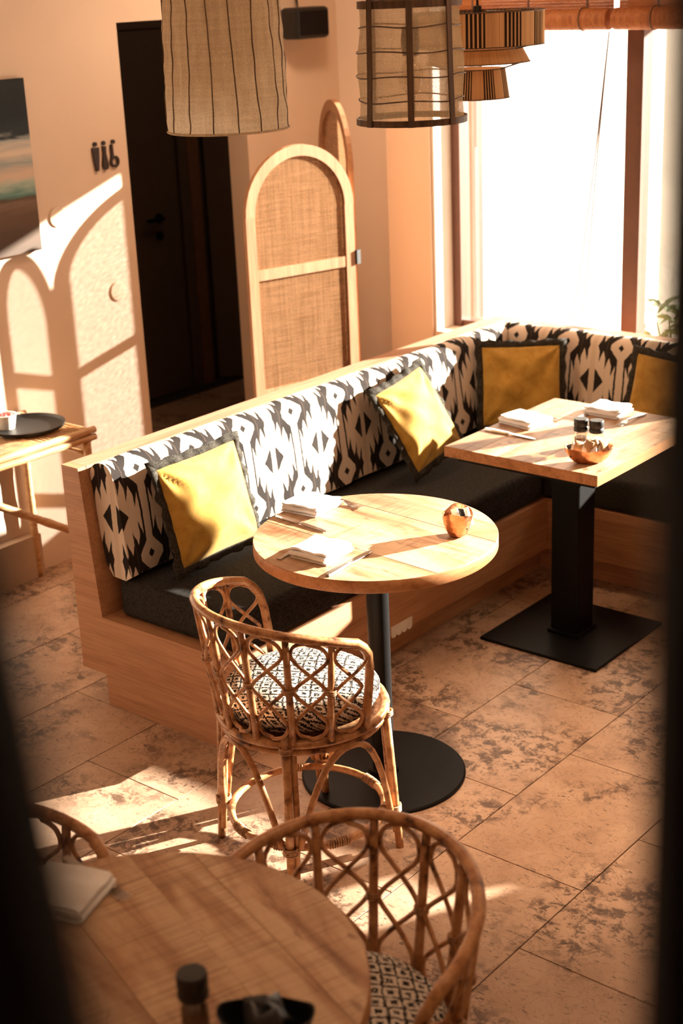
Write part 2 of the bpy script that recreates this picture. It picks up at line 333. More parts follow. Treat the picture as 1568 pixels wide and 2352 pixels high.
def tube(bm, pts, r, seg=7, closed=False, cap=True):
    pts = [Vector(p) for p in pts]; n = len(pts)
    rr = r if isinstance(r, (list, tuple)) else [r]*n
    T = []
    for i in range(n):
        a = pts[(i-1) % n] if (closed or i > 0) else pts[i]; b = pts[(i+1) % n] if (closed or i < n-1) else pts[i]
        d = (b-a); T.append(d.normalized() if d.length > 1e-9 else Vector((0, 0, 1)))
    ref = Vector((0, 0, 1)) if abs(T[0].z) < 0.9 else Vector((1, 0, 0))
    N = (ref - T[0]*ref.dot(T[0])).normalized(); rings = []
    for i in range(n):
        N = (N - T[i]*N.dot(T[i])); N = N.normalized() if N.length > 1e-6 else T[i].orthogonal().normalized()
        B = T[i].cross(N)
        rings.append([bm.verts.new(pts[i]+(N*math.cos(2*PI*k/seg)+B*math.sin(2*PI*k/seg))*rr[i]) for k in range(seg)])
    for i in range(n if closed else n-1):
        a, b = rings[i], rings[(i+1) % n]
        if closed and i == n-1:
            off = min(range(seg), key=lambda s: sum((a[k].co-b[(k+s) % seg].co).length for k in range(seg)))
            b = b[off:]+b[:off]
        for k in range(seg): bm.faces.new((a[k], a[(k+1) % seg], b[(k+1) % seg], b[k]))
    if cap and not closed:
        bm.faces.new(rings[0][::-1]); bm.faces.new(rings[-1])
def TB(name, pts, r, mat, parent=None, seg=7, closed=False):
    bm = bmesh.new(); tube(bm, pts, r, seg, closed); return finish(name, bm, mat, parent, smooth=True)
def lathe(bm, prof, seg=32, sx=1.0, sy=1.0, fn=None, uvs=False):
    L = bm.loops.layers.uv.new('UVMap') if uvs else None
    rings = []
    for (r, z) in prof:
        ring = []
        for k in range(seg):
            a = 2*PI*k/seg; p = Vector((r*math.cos(a)*sx, r*math.sin(a)*sy, z))
            if fn: p = fn(p, a, r, z)
            ring.append(bm.verts.new(p))
        rings.append(ring)
    for i in range(len(rings)-1):
        for k in range(seg):
            f = bm.faces.new((rings[i][k], rings[i][(k+1) % seg], rings[i+1][(k+1) % seg], rings[i+1][k]))
            if uvs:
                for l, (uu, v2) in zip(f.loops, ((k/seg, prof[i][1]), ((k+1)/seg, prof[i][1]), ((k+1)/seg, prof[i+1][1]), (k/seg, prof[i+1][1]))): l[L].uv = (uu, v2)
    return rings
def capr(bm, ring, flip=False): bm.faces.new(ring[::-1] if flip else ring)
def LT(name, prof, mat, parent=None, seg=32, sx=1, sy=1, fn=None, cap0=True, cap1=True, loc=None, smooth=True, uvs=False):
    bm = bmesh.new(); rg = lathe(bm, prof, seg, sx, sy, fn, uvs)
    if cap0 and prof[0][0] > 1e-6: capr(bm, rg[0], True)
    if cap1 and prof[-1][0] > 1e-6: capr(bm, rg[-1])
    bmesh.ops.remove_doubles(bm, verts=bm.verts, dist=1e-6)
    o = finish(name, bm, mat, parent, loc, smooth)
    if smooth: sharp(o)
    return o
def sharp(o, ang=40):
    me = o.data
    try: me.set_sharp_from_angle(angle=rad(ang))
    except Exception: pass

# ------------------------------------------------------------ setting: floor with its stone tiles
XW = -1.036                                   # left wall plane
fl = BX('floor', -2.75, 5.2, -6.4, 1.75, -0.12, -0.005, M['grout'], kind='structure')
xs = 1.148-0.4*10
row = 0
tiles = {}
for i in range(0, 17):
    x0 = xs+0.4*i; off = 0.196 if i % 2 == 0 else 0.496      # row 1.148..1.548 (i=10) has joints at -1.604 + .6k
    y = off-0.6*8
    while y < 1.7:
        if y > -5.05 and x0 < 3.3 and not (x0+0.4 < XW-0.12 and y+0.6 < -1.35) and x0 > -2.8:
            L_ = min(0.6, 1.7-y)
            key = round(L_, 3)
            if key not in tiles:
                bm = bmesh.new(); box(bm, 0.0015, 0.3985, 0.0015, L_-0.0015, -0.02, 0.0, 0.0012)
                bmesh.ops.recalc_face_normals(bm, faces=bm.faces)
                me = bpy.data.meshes.new('stone_tile'); bm.to_mesh(me); bm.free(); me.materials.append(M['tile']); tiles[key] = me
            o = link('stone_tile', tiles[key], fl, (x0, y, 0))
        y += 0.6
# ------------------------------------------------------------ walls
CE = 2.75
def wallbox(name, x0, x1, y0, y1, z0, z1, mat): return BX(name, x0, x1, y0, y1, z0, z1, mat, kind='structure')
def wallpoly(name, boxes, mat):
    bm = bmesh.new()
    for b in boxes: box(bm, *b)
    return finish(name, bm, mat, kind='structure')
DL, DR, DT = -1.16, -0.435, 2.139
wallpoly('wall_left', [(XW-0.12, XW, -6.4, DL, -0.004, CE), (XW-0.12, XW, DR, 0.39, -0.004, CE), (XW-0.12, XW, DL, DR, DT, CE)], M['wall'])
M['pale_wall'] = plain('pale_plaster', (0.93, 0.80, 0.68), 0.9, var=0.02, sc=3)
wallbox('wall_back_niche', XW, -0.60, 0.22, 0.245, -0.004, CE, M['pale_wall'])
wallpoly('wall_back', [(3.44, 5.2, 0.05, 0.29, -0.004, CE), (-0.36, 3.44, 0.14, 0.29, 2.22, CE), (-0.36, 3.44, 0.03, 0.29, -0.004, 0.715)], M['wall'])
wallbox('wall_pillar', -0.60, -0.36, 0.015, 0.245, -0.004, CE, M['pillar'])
wallbox('wall_right', 5.08, 5.2, -6.28, 0.05, -0.004, CE, M['wall'])
wallbox('wall_front', XW, 5.2, -6.4, -6.28, -0.004, CE, M['wall'])
wallbox('ceiling', -2.75, 5.2, -6.4, 1.75, CE, CE+0.1, M['ceiling'])
wallpoly('wall_corridor', [(-2.75, -2.63, -1.5, 1.75, -0.004, CE), (-2.63, XW-0.12, -1.5, -1.38, -0.004, CE), (-2.63, XW-0.12, 1.63, 1.75, -0.004, CE), (XW-0.12, XW-0.001, 0.39, 1.75, -0.004, CE)], M['corridor'])
BX('baseboard_left', XW, XW+0.05, -3.6, -1.865, 0.0, 0.182, M['plinth'], kind='structure')
# corridor doors
d = BX('door_1', -2.63, -2.585, 0.02, 0.60, 0.005, 2.05, M['dark_door'], kind='structure')
LT('door_handle', [(0.012, 0), (0.026, 0.002), (0.026, 0.012), (0.01, 0.014), (0.01, 0.05), (0.0, 0.05)], M['black'], d, 16, cap0=True).location = (0, 0, 0)
h = d.children[0]; h.rotation_euler = (0, rad(90), 0); h.location = (-2.585, 0.43, 1.03)
h2 = LT('lock_plate', [(0.024, 0), (0.024, 0.012), (0.0, 0.014)], M['black'], d, 16); h2.rotation_euler = (0, rad(90), 0); h2.location = (-2.585, 0.43, 0.93)
bm = bmesh.new(); box(bm, -0.01, 0.01, -0.11, 0.012, -0.01, 0.01, 0.003); lv = finish('lever', bm, M['black'], d); lv.location = (-2.54, 0.42, 1.03)
BX('trim_1', -2.63, -2.57, 0.61, 0.68, 0.0, 2.12, M['dark_door'], kind='structure')
BX('trim_2', -2.63, -2.56, 0.68, 0.765, 0.0, 2.12, M['jamb'], kind='structure')
BX('trim_3', -2.63, -2.57, -0.10, 0.765, 2.055, 2.16, M['dark_door'], kind='structure')
bm = bmesh.new(); box(bm, 0, 0.72, -0.02, 0.02, 0.005, 2.05); d2 = finish('door_2', bm, M['dark_door'], kind='structure'); d2.location = (-2.60, 0.85, 0); d2.rotation_euler = (0, 0, rad(40))

# ------------------------------------------------------------ window 1: frames, mullion, panes
WY = 0.17
wn = bpy.data.objects.new('window_1', None); COL.objects.link(wn); wn['kind'] = 'structure'
def wpart(name, x0, x1, z0, z1, mat, y0=WY, y1=WY+0.07, bev=0.003): return BX(name, x0, x1, y0, y1, z0, z1, mat, wn, bev)
wpart('grey_frame', -0.358, -0.345, 0.715, 2.22, M['white_wall'], 0.03, WY)
wpart('grey_frame', -0.415+0.055, -0.355+0.005, 0.715, 2.22, M['frame_grey'])
wpart('side_frame', -0.349, -0.300, 0.715, 2.22, M['frame_brown'], WY-0.01)
wpart('mullion', 0.535, 0.612, 0.715, 2.22, M['frame_brown'], WY-0.01)
wpart('mullion', 1.75, 1.82, 0.715, 2.22, M['frame_brown'], WY-0.01)
wpart('mullion', 3.05, 3.12, 0.715, 2.22, M['frame_brown'], WY-0.01)
wpart('side_frame', 3.38, 3.44, 0.715, 2.22, M['frame_brown'])
wpart('bottom_frame', -0.30, 3.38, 0.715, 0.745, M['frame_brown'])
wpart('top_frame', -0.30, 3.38, 2.16, 2.22, M['frame_brown'])
for a_, b_ in ((-0.30, 0.535), (0.612, 1.75), (1.82, 3.05), (3.12, 3.38)):
    wpart('pane', a_, b_, 0.74, 2.165, M['glass'], WY+0.03, WY+0.036, 0)
# outside: white wall that catches the sun, paving, timber post, plant
BX('added_eave', -0.60, 8.0, 0.30, 1.2, 2.335, 2.45, M['white_wall'], kind='structure')  # unseen eave added to lower the top of the indoor sun patch
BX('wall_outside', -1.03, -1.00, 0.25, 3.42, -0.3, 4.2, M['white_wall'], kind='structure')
bm = bmesh.new(); box(bm, 0, 7.0, 0, 0.2, -0.3, 4.2); o = finish('wall_outside_turned', bm, plain('shade_tinted_stucco', (0.50, 0.45, 0.38), 0.95, var=0.06, sc=2), kind='structure'); o.location = (-1.005, 3.42, 0); o.rotation_euler = (0, 0, rad(68))  # outside wall turned along the sun to dim it; shade put into the beige
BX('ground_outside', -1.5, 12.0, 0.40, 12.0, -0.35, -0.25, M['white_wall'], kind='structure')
tp = thing('timber_post', 'pale timber post standing outside the window beside the brown frame', 'post', (-0.475, 0.52, -0.25))
BX('upright', -0.035, 0.035, -0.035, 0.035, 0, 2.9, M['post_out'], tp, 0.004)
BX('hinge_plate', 0.035, 0.045, -0.03, 0.0, 1.75, 1.98, M['post_out'], tp)
bush = thing('outdoor_shrub', 'small leafy green shrub outside the window at the right', 'plant', (0.345, 1.20, -0.25))
def leafmesh():
    bm = bmesh.new(); pts = [(0, 0, 0), (0.012, 0.02, 0.004), (0.010, 0.045, 0.003), (0, 0.07, -0.004), (-0.010, 0.045, 0.003), (-0.012, 0.02, 0.004)]
    v = [bm.verts.new(p) for p in pts]; bm.faces.new(v[:4]); bm.faces.new([v[0], v[3], v[4], v[5]])
    me = bpy.data.meshes.new('leaf'); bm.to_mesh(me); bm.free(); me.materials.append(M['leaf']); return me
lm = leafmesh()
for i in range(7):
    a = i*0.9; tx, ty = 0.16*math.cos(a), 0.16*math.sin(a)
    TB('stem', [(0, 0, 0), (tx*0.3, ty*0.3, 0.45), (tx, ty, 0.80+0.05*(i % 3))], [0.008, 0.006, 0.003], M['leaf'], bush, 5)
for i in range(150):
    lf = link('leaf', lm, bush, (random.gauss(0, 0.09), random.gauss(0, 0.09), random.uniform(0.62, 0.96)))
    lf.scale = (1.6, 1.5, 1.5)
    lf.rotation_euler = (random.uniform(-.9, .9), random.uniform(-.9, .9), random.uniform(0, 6.28))

# ------------------------------------------------------------ woven roller blinds
def blind(x0, x1, label, z=2.075):
    b = thing('roller_blind', label, 'blind', ((x0+x1)/2, 0.02, z), group='woven roller blinds'); L = (x1-x0)/2
    LT('roll', [(0.0, -L)]+[(0.042, -L+0.0)]+[(0.042+0.0012*(k % 2), -L+(2*L)*k/60) for k in range(1, 60)]+[(0.042, L), (0.0, L)], M['blind'], b, 20).rotation_euler = (0, rad(90), 0)
    bm = bmesh.new()
    for k in range(52): box(bm, -L, L, 0.028, 0.033, 0.03+k*0.012, 0.0418+k*0.012)
    finish('slat', bm, M['blind'], b, kind='stuff')
    for s in (-0.7, 0, 0.7):
        bm = bmesh.new(); box(bm, s*L-0.003, s*L+0.003, 0.024, 0.0275, 0.03, 0.64); finish('binding_tape', bm, M['cord'], b)
        TB('tie', [(s*L, 0.045*math.cos(a), 0.045*math.sin(a)) for a in [i*PI/10 for i in range(20)]], 0.0022, M['cord'], b, 5, True)
    LT('end_hook', [(0.004, 0), (0.004, 0.02), (0, 0.02)], M['steel'], b, 8, loc=(L, 0, 0)).rotation_euler = (0, rad(90), 0)
    return b
blind(-0.26, 0.535, 'long woven wood blind rolled up over the left window pane')
blind(0.56, 1.72, 'woven wood blind rolled up right of the dark mullion')
cdh = thing('blind_cord', 'thin looped pull cord slanting across the bright window', 'cord', (0.545, 0.0, 2.03))
TB('cord', [(0, 0, 0), (-0.055, 0.0, -0.5), (-0.12, 0, -1.0), (-0.155, 0, -1.17)], 0.0036, M['cord'], cdh, 5)
TB('cord', [(0.0, 0, 0), (-0.045, 0.0, -0.5), (-0.085, 0, -1.0), (-0.105, 0, -1.17), (-0.13, 0, -1.175), (-0.155, 0, -1.17)], 0.0036, M['cord'], cdh, 5)

# ------------------------------------------------------------ L-shaped bench
L, HL, HK, HS = 2.504, 0.832, 0.112, 0.3225
XA, XB, XWD, XE = 0.1147, 0.6544, 0.7255, 3.3
bn = thing('banquette_bench', 'L-shaped oak corner bench with overhanging seat box under the window', 'bench', (0, 0, 0))
bm = bmesh.new()
prism(bm, [(0, HK), (XWD, HK), (XWD, HS), (0.124, HS), (0.080, HL), (0, HL)], -L, -L+0.035, 'y')
finish('end_panel', bm, M['bench_x'], bn)
BX('kick_panel', XA, XB, -L+0.0008, -L+0.02, 0, HK, M['bench_x'], bn)
BX('kick_panel', XB-0.018, XB, -L+0.0205, -XB, 0, HK, M['bench'], bn)
BX('kick_panel', XB-0.018, XE, -XB+0.0, -XB+0.018, 0, HK, M['bench_x'], bn)
BX('kick_panel', XA, XA+0.018, -L+0.0205, -0.15, 0, HK, M['bench'], bn)
def xpr(name, pts, y0, y1, mat, axis='y'):
    bm = bmesh.new(); prism(bm, pts, y0, y1, axis); return finish(name, bm, mat, bn)
BX('front_panel', XWD-0.018, XWD, -L+0.0355, -XWD+0.018, HK, HS, M['bench'], bn, 0.001)
BX('front_panel', XWD, XE, -XWD+0.0, -XWD+0.018, HK, HS, M['bench_x'], bn, 0.001)
BX('seat_board', 0.10, XWD-0.0185, -L+0.0355, -0.10, HS-0.03, HS-0.002, M['bench'], bn)
BX('seat_board', XWD-0.018, XE, -XWD+0.0185, -0.10, HS-0.03, HS-0.002, M['bench_x'], bn)
BX('bottom_board', 0.0, XWD-0.0185, -L+0.0355, -0.02, HK, HK+0.018, M['bench'], bn)
BX('bottom_board', XWD-0.018, XE, -XWD+0.0185, -0.02, HK, HK+0.018, M['bench_x'], bn)
xpr('back_panel', [(0, HK+0.0185), (0.10, HK+0.0185), (0.1235, HS), (0.0795, HL-0.02), (0, HL-0.02)], -L+0.0355, -0.001, M['bench'])
xpr('back_panel', [(0, HK+0.0185), (-0.10, HK+0.0185), (-0.1235, HS), (-0.0795, HL-0.02), (0, HL-0.02)], 0.125, XE, M['bench_x'], 'x')
bm = bmesh.new(); prism(bm, [(0, -L+0.0355), (0.0815, -L+0.0355), (0.0815, -0.0815), (XE, -0.0815), (XE, 0), (0, 0)], HL-0.02, HL, 'z'); finish('top_ledge', bm, M['ledge'], bn)
sc = [(i*0.028, 0) for i in range(1)]
bm = bmesh.new(); pts = [(0.0, 0.045)]
for k in range(4):
    for j in range(7):
        a = PI+PI*j/6; pts.append((0.014+k*0.03+0.014*math.cos(a), 0.014+0.012*math.sin(a)))
pts.append((0.12, 0.045)); prism(bm, pts, 0, 0.003, 'x')
o = finish('scalloped_trim', bm, M['scallop']); tag(o, 'small white scalloped trim stuck low on the bench front behind the round table', 'trim'); o.location = (XWD+0.0005, -1.735, 0.105)

# seat cushions
def slab(name, x0, x1, y0, y1, z0, z1, mat, label, cat, group, bev=0.028, nx=24, ny=70, wr=0.003, seed=0):
    bm = bmesh.new(); box(bm, x0, x1, y0, y1, z0, z1)
    es = list(bm.edges); bmesh.ops.bevel(bm, geom=es, offset=bev, segments=3, affect='EDGES', profile=0.6)
    bmesh.ops.recalc_face_normals(bm, faces=bm.faces)
    me = bpy.data.meshes.new(name); bm.to_mesh(me); bm.free()
    for p in me.polygons: p.use_smooth = True
    me.materials.append(mat); o = link(name, me); tag(o, label, cat, group)
    return o
s1 = slab('seat_cushion', 0.165, XWD-0.012, -L+0.045, -XWD+0.0, HS+0.0, 0.455, M['charcoal'], 'long charcoal seat cushion on the bench arm nearest the round table', 'cushion', 'bench seat cushions')
s2 = slab('seat_cushion', 0.165, 3.2, -XWD+0.002, -0.165, HS+0.0, 0.455, M['charcoal'], 'charcoal seat cushion below the window behind the square table', 'cushion', 'bench seat cushions')

# patterned backrest cushions draped over the bench back; local x = length, profile in (d, z)
def backrest(name, length, label, profile, rot, loc, u0, mitre0=0.0, mitre1=0.0):
    n = int(length/0.02); bm = bmesh.new(); UV = bm.loops.layers.uv.new('UVMap')
    arc = [0.0]
    for i in range(1, len(profile)): arc.append(arc[-1]+math.dist(profile[i], profile[i-1]))
    # v = 0 (a kite row) where the front face passes z .815
    zi = min(range(len(profile)), key=lambda i: abs(profile[i][1]-0.812)+(0 if i < len(profile)*0.5 else 9)); v0 = arc[zi]
    grid = []
    for i in range(n+1):
        s = i/n; row = []
        for j, (dd, z) in enumerate(profile):
            xx = s*length
            lo = mitre0*dd; hi = length-mitre1*dd
            xx = lo+(hi-lo)*s
            wv = 0.0025*math.sin(xx*23+j*0.7)+0.002*math.sin(xx*51+j*1.3)
            row.append((bm.verts.new((xx, dd+wv*(0.4 if j in (0, len(profile)-1) else 1), z+0.002*math.sin(xx*17))), xx, arc[j]-v0))
        grid.append(row)
    m_ = len(profile)
    for i in range(n):
        for j in range(m_-1):
            q = (grid[i][j], grid[i+1][j], grid[i+1][j+1], grid[i][j+1]); f = bm.faces.new([a[0] for a in q])
            for l, a in zip(f.loops, q): l[UV].uv = (a[1]+u0, a[2])
    for i in range(n):   # underside
        q = (grid[i][m_-1], grid[i+1][m_-1], grid[i+1][0], grid[i][0]); f = bm.faces.new([a[0] for a in q])
        for l, a in zip(f.loops, q): l[UV].uv = (a[1]+u0, a[2])
    for r_ in (grid[0], grid[n]):
        f = bm.faces.new([a[0] for a in r_])
        for l, a in zip(f.loops, r_): l[UV].uv = (u0+0.03+a[0].co[1]*1.0, a[0].co[2]-0.812)
    o = finish(name, bm, M['aztec'], smooth=True); sharp(o, 50)
    o.rotation_euler = (0, 0, rot); o.location = loc; tag(o, label, 'cushion', 'patterned backrest cushions')
    # raised ribbed welt on the near end
    return o
# profile: distance from the back plane, height; front bottom -> over the roll -> back bottom
def roll_profile():
    p = [(0.150, 0.462), (0.205, 0.458), (0.232, 0.475), (0.230, 0.52), (0.222, 0.60), (0.213, 0.68), (0.203, 0.75), (0.196, 0.79)]
    cx, cz, r = 0.140, 0.794, 0.056
    for k in range(1, 9):
        a = rad(0+k*20); p.append((cx+r*math.cos(a), cz+r*math.sin(a)))
    p += [(0.0855, 0.80), (0.096, 0.72), (0.108, 0.60), (0.122, 0.50)]
    return p
pr_ = roll_profile()
# long arm: local x -> world -y ; local y -> +x
backrest('backrest_cushion', L-0.045, 'long black and cream aztec patterned backrest along the near bench arm', pr_, rad(-90), (0, 0, 0), 0.0-0.086+0.0, mitre0=1.0)
backrest('backrest_cushion', 3.1, 'shaded black and tan aztec patterned backrest below the window', [(-a, b) for a, b in pr_], 0, (0, 0, 0), 0.015, mitre0=-1.0)

# ------------------------------------------------------------ throw pillows
def pillow(w, h, th, seed, label, P, X, Y):
    """P centre, X / Y unit axes of the face; normal = X x Y"""
    rng = random.Random(seed); n = 30
    root = thing('throw_pillow', label, 'pillow', P, group='mustard throw pillows'); X = Vector(X).normalized(); Y = (Vector(Y)-X*Vector(Y).dot(X)).normalized(); Z = X.cross(Y)
    mt = Matrix((X, Y, Z)).transposed(); root.rotation_euler = mt.to_euler()
    ph = [rng.uniform(0, 6.28) for _ in range(8)]
    def shape(u, v, sgn):
        e = max(0.0, (1-abs(u)**2.6))*max(0.0, (1-abs(v)**2.6))
        z = th*(e**0.55)
        pin = 1-0.045*(1-abs(v)**2)*(abs(u)**3); pin2 = 1-0.045*(1-abs(u)**2)*(abs(v)**3)
        x, y = u*w/2*pin, v*h/2*pin2
        edge = max(abs(u), abs(v))
        cr = 0
        for cu, cv, k in ((-1, 1, 0), (-1, -1, 1), (1, 1, 2), (1, -1, 3)):
            du, dv = u-cu, v-cv; rr = math.hypot(du, dv); an = math.atan2(dv, du)
            cr += math.sin(an*9+ph[k])*math.exp(-((rr-0.5)/0.36)**2)*0.0062
        cr += 0.004*math.sin(u*5+v*7+ph[4])*(1-edge)+0.006*math.sin((u*1.2-v)*4+ph[5])*(1-edge**2)
        cr += 0.0065*math.sin(v*9+1.6*math.sin(u*3)+ph[6])*math.exp(-((u+0.45)/0.3)**2)*(1-edge**4)
        return (x, y, sgn*z+(cr if sgn > 0 else 0)*min(1, (1-edge)*12+0.0))
    for sgn, nm, mat in ((1, 'cover', M['mustard']), (-1, 'back_cover', M['flange'])):
        bm = bmesh.new(); g = []
        for i in range(n+1):
            u = math.sin((i/n-0.5)*PI)*0.5+(i/n-0.5) ; row = []
            for j in range(n+1):
                v = math.sin((j/n-0.5)*PI)*0.5+(j/n-0.5); row.append(bm.verts.new(shape(u, v, sgn)))
            g.append(row)
        for i in range(n):
            for j in range(n): bm.faces.new((g[i][j], g[i+1][j], g[i+1][j+1], g[i][j+1]))
        finish(nm, bm, mat, root, smooth=True)
    # wavy flange
    bm = bmesh.new(); per = []
    for k in range(4*30):
        s = k/30; e = int(s); f = s-e; a = -1+2*f
        u, v = [(a, -1), (1, a), (-a, 1), (-1, -a)][e]
        per.append((u, v))
    rings = []
    for t_ in (0, 1, 2, 3):
        ring = []
        for k, (u, v) in enumerate(per):
            x, y, _ = shape(u, v, 1); nn = Vector((u if abs(u) > 0.999 else 0.0, v if abs(v) > 0.999 else 0.0, 0))
            o_ = 0.024*(1+0.14*math.sin(k*0.9+ph[0]))
            wz = 0.0055*math.sin(k*1.35+ph[1])+0.004*math.sin(k*0.6+ph[2])
            if t_ == 0: p = Vector((x, y, 0.006))-nn*0.006
            elif t_ == 1: p = Vector((x, y, 0.002+wz))+nn*o_
            elif t_ == 2: p = Vector((x, y, -0.003+wz))+nn*o_
            else: p = Vector((x, y, -0.006))-nn*0.006
            ring.append(bm.verts.new(p))
        rings.append(ring)
    N_ = len(per)
    for a in range(4):
        for k in range(N_): bm.faces.new((rings[a][k], rings[a][(k+1) % N_], rings[(a+1) % 4][(k+1) % N_], rings[(a+1) % 4][k]))
    finish('flange', bm, M['flange'], root, smooth=True)
    return root
def pil(bl, br, tl, th, seed, label, scale=1.0, h=None):
    bl, br, tl = Vector(bl), Vector(br), Vector(tl); X = (br-bl); w = X.length; Y = tl-bl; Yp = Y-X.normalized()*Y.dot(X.normalized())
    hh = h or Yp.length; c = bl+X*0.5+Yp.normalized()*hh*0.5+X.normalized().cross(Yp.normalized())*0.0
    return pillow(w, hh, th, seed, label, c, X, Yp)
pil((0.365, -2.355, 0.492), (0.365, -1.985, 0.497), (0.285, -2.325, 0.800), 0.054, 3, 'bright mustard pillow with dark ruffled edge at the near end of the bench', h=0.345)
pil((0.425, -1.165, 0.492), (0.405, -0.845, 0.535), (0.275, -1.27, 0.77), 0.050, 11, 'mustard pillow half in sun tilted between the two tables', h=0.345)
pil((0.285, -0.530, 0.495), (0.550, -0.330, 0.495), (0.240, -0.455, 0.80), 0.042, 23, 'shaded mustard pillow set in the corner of the bench', h=0.335)
pil((0.84, -0.345, 0.512), (1.16, -0.345, 0.490), (0.87, -0.285, 0.81), 0.045, 31, 'dim mustard pillow below the window at the right edge', h=0.33)

# ------------------------------------------------------------ planked table tops
def planks(root, outline_fn, lo, hi, widths, z0, z1, ang, rnd=0):
    """cut a convex outline (list of pts) in strips across direction ang"""
    ca, sa = math.cos(ang), math.sin(ang); x = lo; i = 0
    while x < hi-1e-6:
        w = widths[i % len(widths)]; x1 = min(hi, x+w)
        if hi-x1 < 0.02: x1 = hi
        pts = clip(outline_fn, x+0.0004, x1-0.0004)
        if len(pts) >= 3:
            bm = bmesh.new(); prism(bm, [(p[0], p[1]) for p in pts], z0, z1-0.0006*(i % 2), 'z')
            o = finish('plank', bm, M['mango'], root); o.rotation_euler = (0, 0, ang)
        x = x1; i += 1
def clip(poly, a, b):
    def half(P, f):
        out = []
        for i in range(len(P)):
            p, q_ = P[i], P[(i+1) % len(P)]; fp, fq = f(p), f(q_)
            if fp >= 0: out.append(p)
            if fp*fq < 0: s = fp/(fp-fq); out.append((p[0]+(q_[0]-p[0])*s, p[1]+(q_[1]-p[1])*s))
        return out
    return half(half(poly, lambda p: p[0]-a), lambda p: b-p[0])
def circle(R, n=96): return [(R*math.cos(2*PI*k/n), R*math.sin(2*PI*k/n)) for k in range(n)]

def round_table(label, x, y, R, H, ang, rbase, group=None):
    t = thing('round_table', label, 'table', (x, y, 0), 0, group)
    planks(t, circle(R-0.002), -R, R, [0.135, 0.10, 0.155, 0.12, 0.11], H-0.034, H, ang)
    LT('edge_band', [(R-0.0015, H-0.036), (R, H-0.034), (R, H-0.003), (R-0.0015, H-0.0005)], M['table_edge'], t, 96, cap0=False, cap1=False)
    LT('under_plate', [(R*0.90, H-0.050), (R*0.94, H-0.0375)], M['black'], t, 64)
    LT('column', [(0.033, 0.012), (0.033, H-0.05)], M['black'], t, 32)
    LT('collar', [(0.046, 0.012), (0.046, 0.022), (0.036, 0.026)], M['black'], t, 32)
    LT('base_plate', [(rbase, 0.0), (rbase, 0.008), (rbase-0.004, 0.012), (0.0, 0.0125)], M['black'], t, 72)
    return t
RX, RY, RR, RH = 1.1498, -2.3255, 0.3507, 0.7763
round_table('round wooden bistro table on black pedestal in front of the bench', RX, RY, RR, RH, rad(86), 0.2482)
FX, FY, FR, FH = 2.07, -4.125, 0.385, 0.77
round_table('blurred round plank table in the bottom left foreground', FX, FY, FR, FH, rad(-19+90+180), 0.25)

SX, SY, TSX, TSY, TH = 1.0893, -1.1364, 0.5943/2, 0.7064/2, 0.755
t = thing('square_table', 'square plank topped table on thick black post near the bench corner', 'table', (SX, SY, 0))
planks(t, [(-TSX, -TSY), (TSX, -TSY), (TSX, TSY), (-TSX, TSY)], -TSX, TSX, [0.115, 0.10, 0.14, 0.125], TH-0.034, TH, 0)
E_ = 0.0015
for nm, a in (('edge_band', (-TSX-E_, TSX+E_, -TSY-E_, -TSY-0.0001)), ('edge_band', (-TSX-E_, TSX+E_, TSY+0.0001, TSY+E_)), ('edge_band', (TSX+0.0001, TSX+E_, -TSY, TSY)), ('edge_band', (-TSX-E_, -TSX-0.0001, -TSY, TSY))):
    BX(nm, *a, TH-0.036, TH-0.001, M['table_edge'], t)
BX('under_plate', -TSX+0.04, TSX-0.02, -TSY+0.02, TSY-0.04, TH-0.052, TH-0.0365, M['black'], t)
BX('column', -0.056, 0.056, -0.056, 0.056, 0.012, TH-0.052, M['black'], t, 0.006)
BX('collar', -0.065, 0.065, -0.065, 0.065, 0.012, 0.026, M['black'], t, 0.003)
BX('base_plate', -0.239, 0.239, -0.239, 0.239, 0, 0.012, M['black'], t, 0.002)

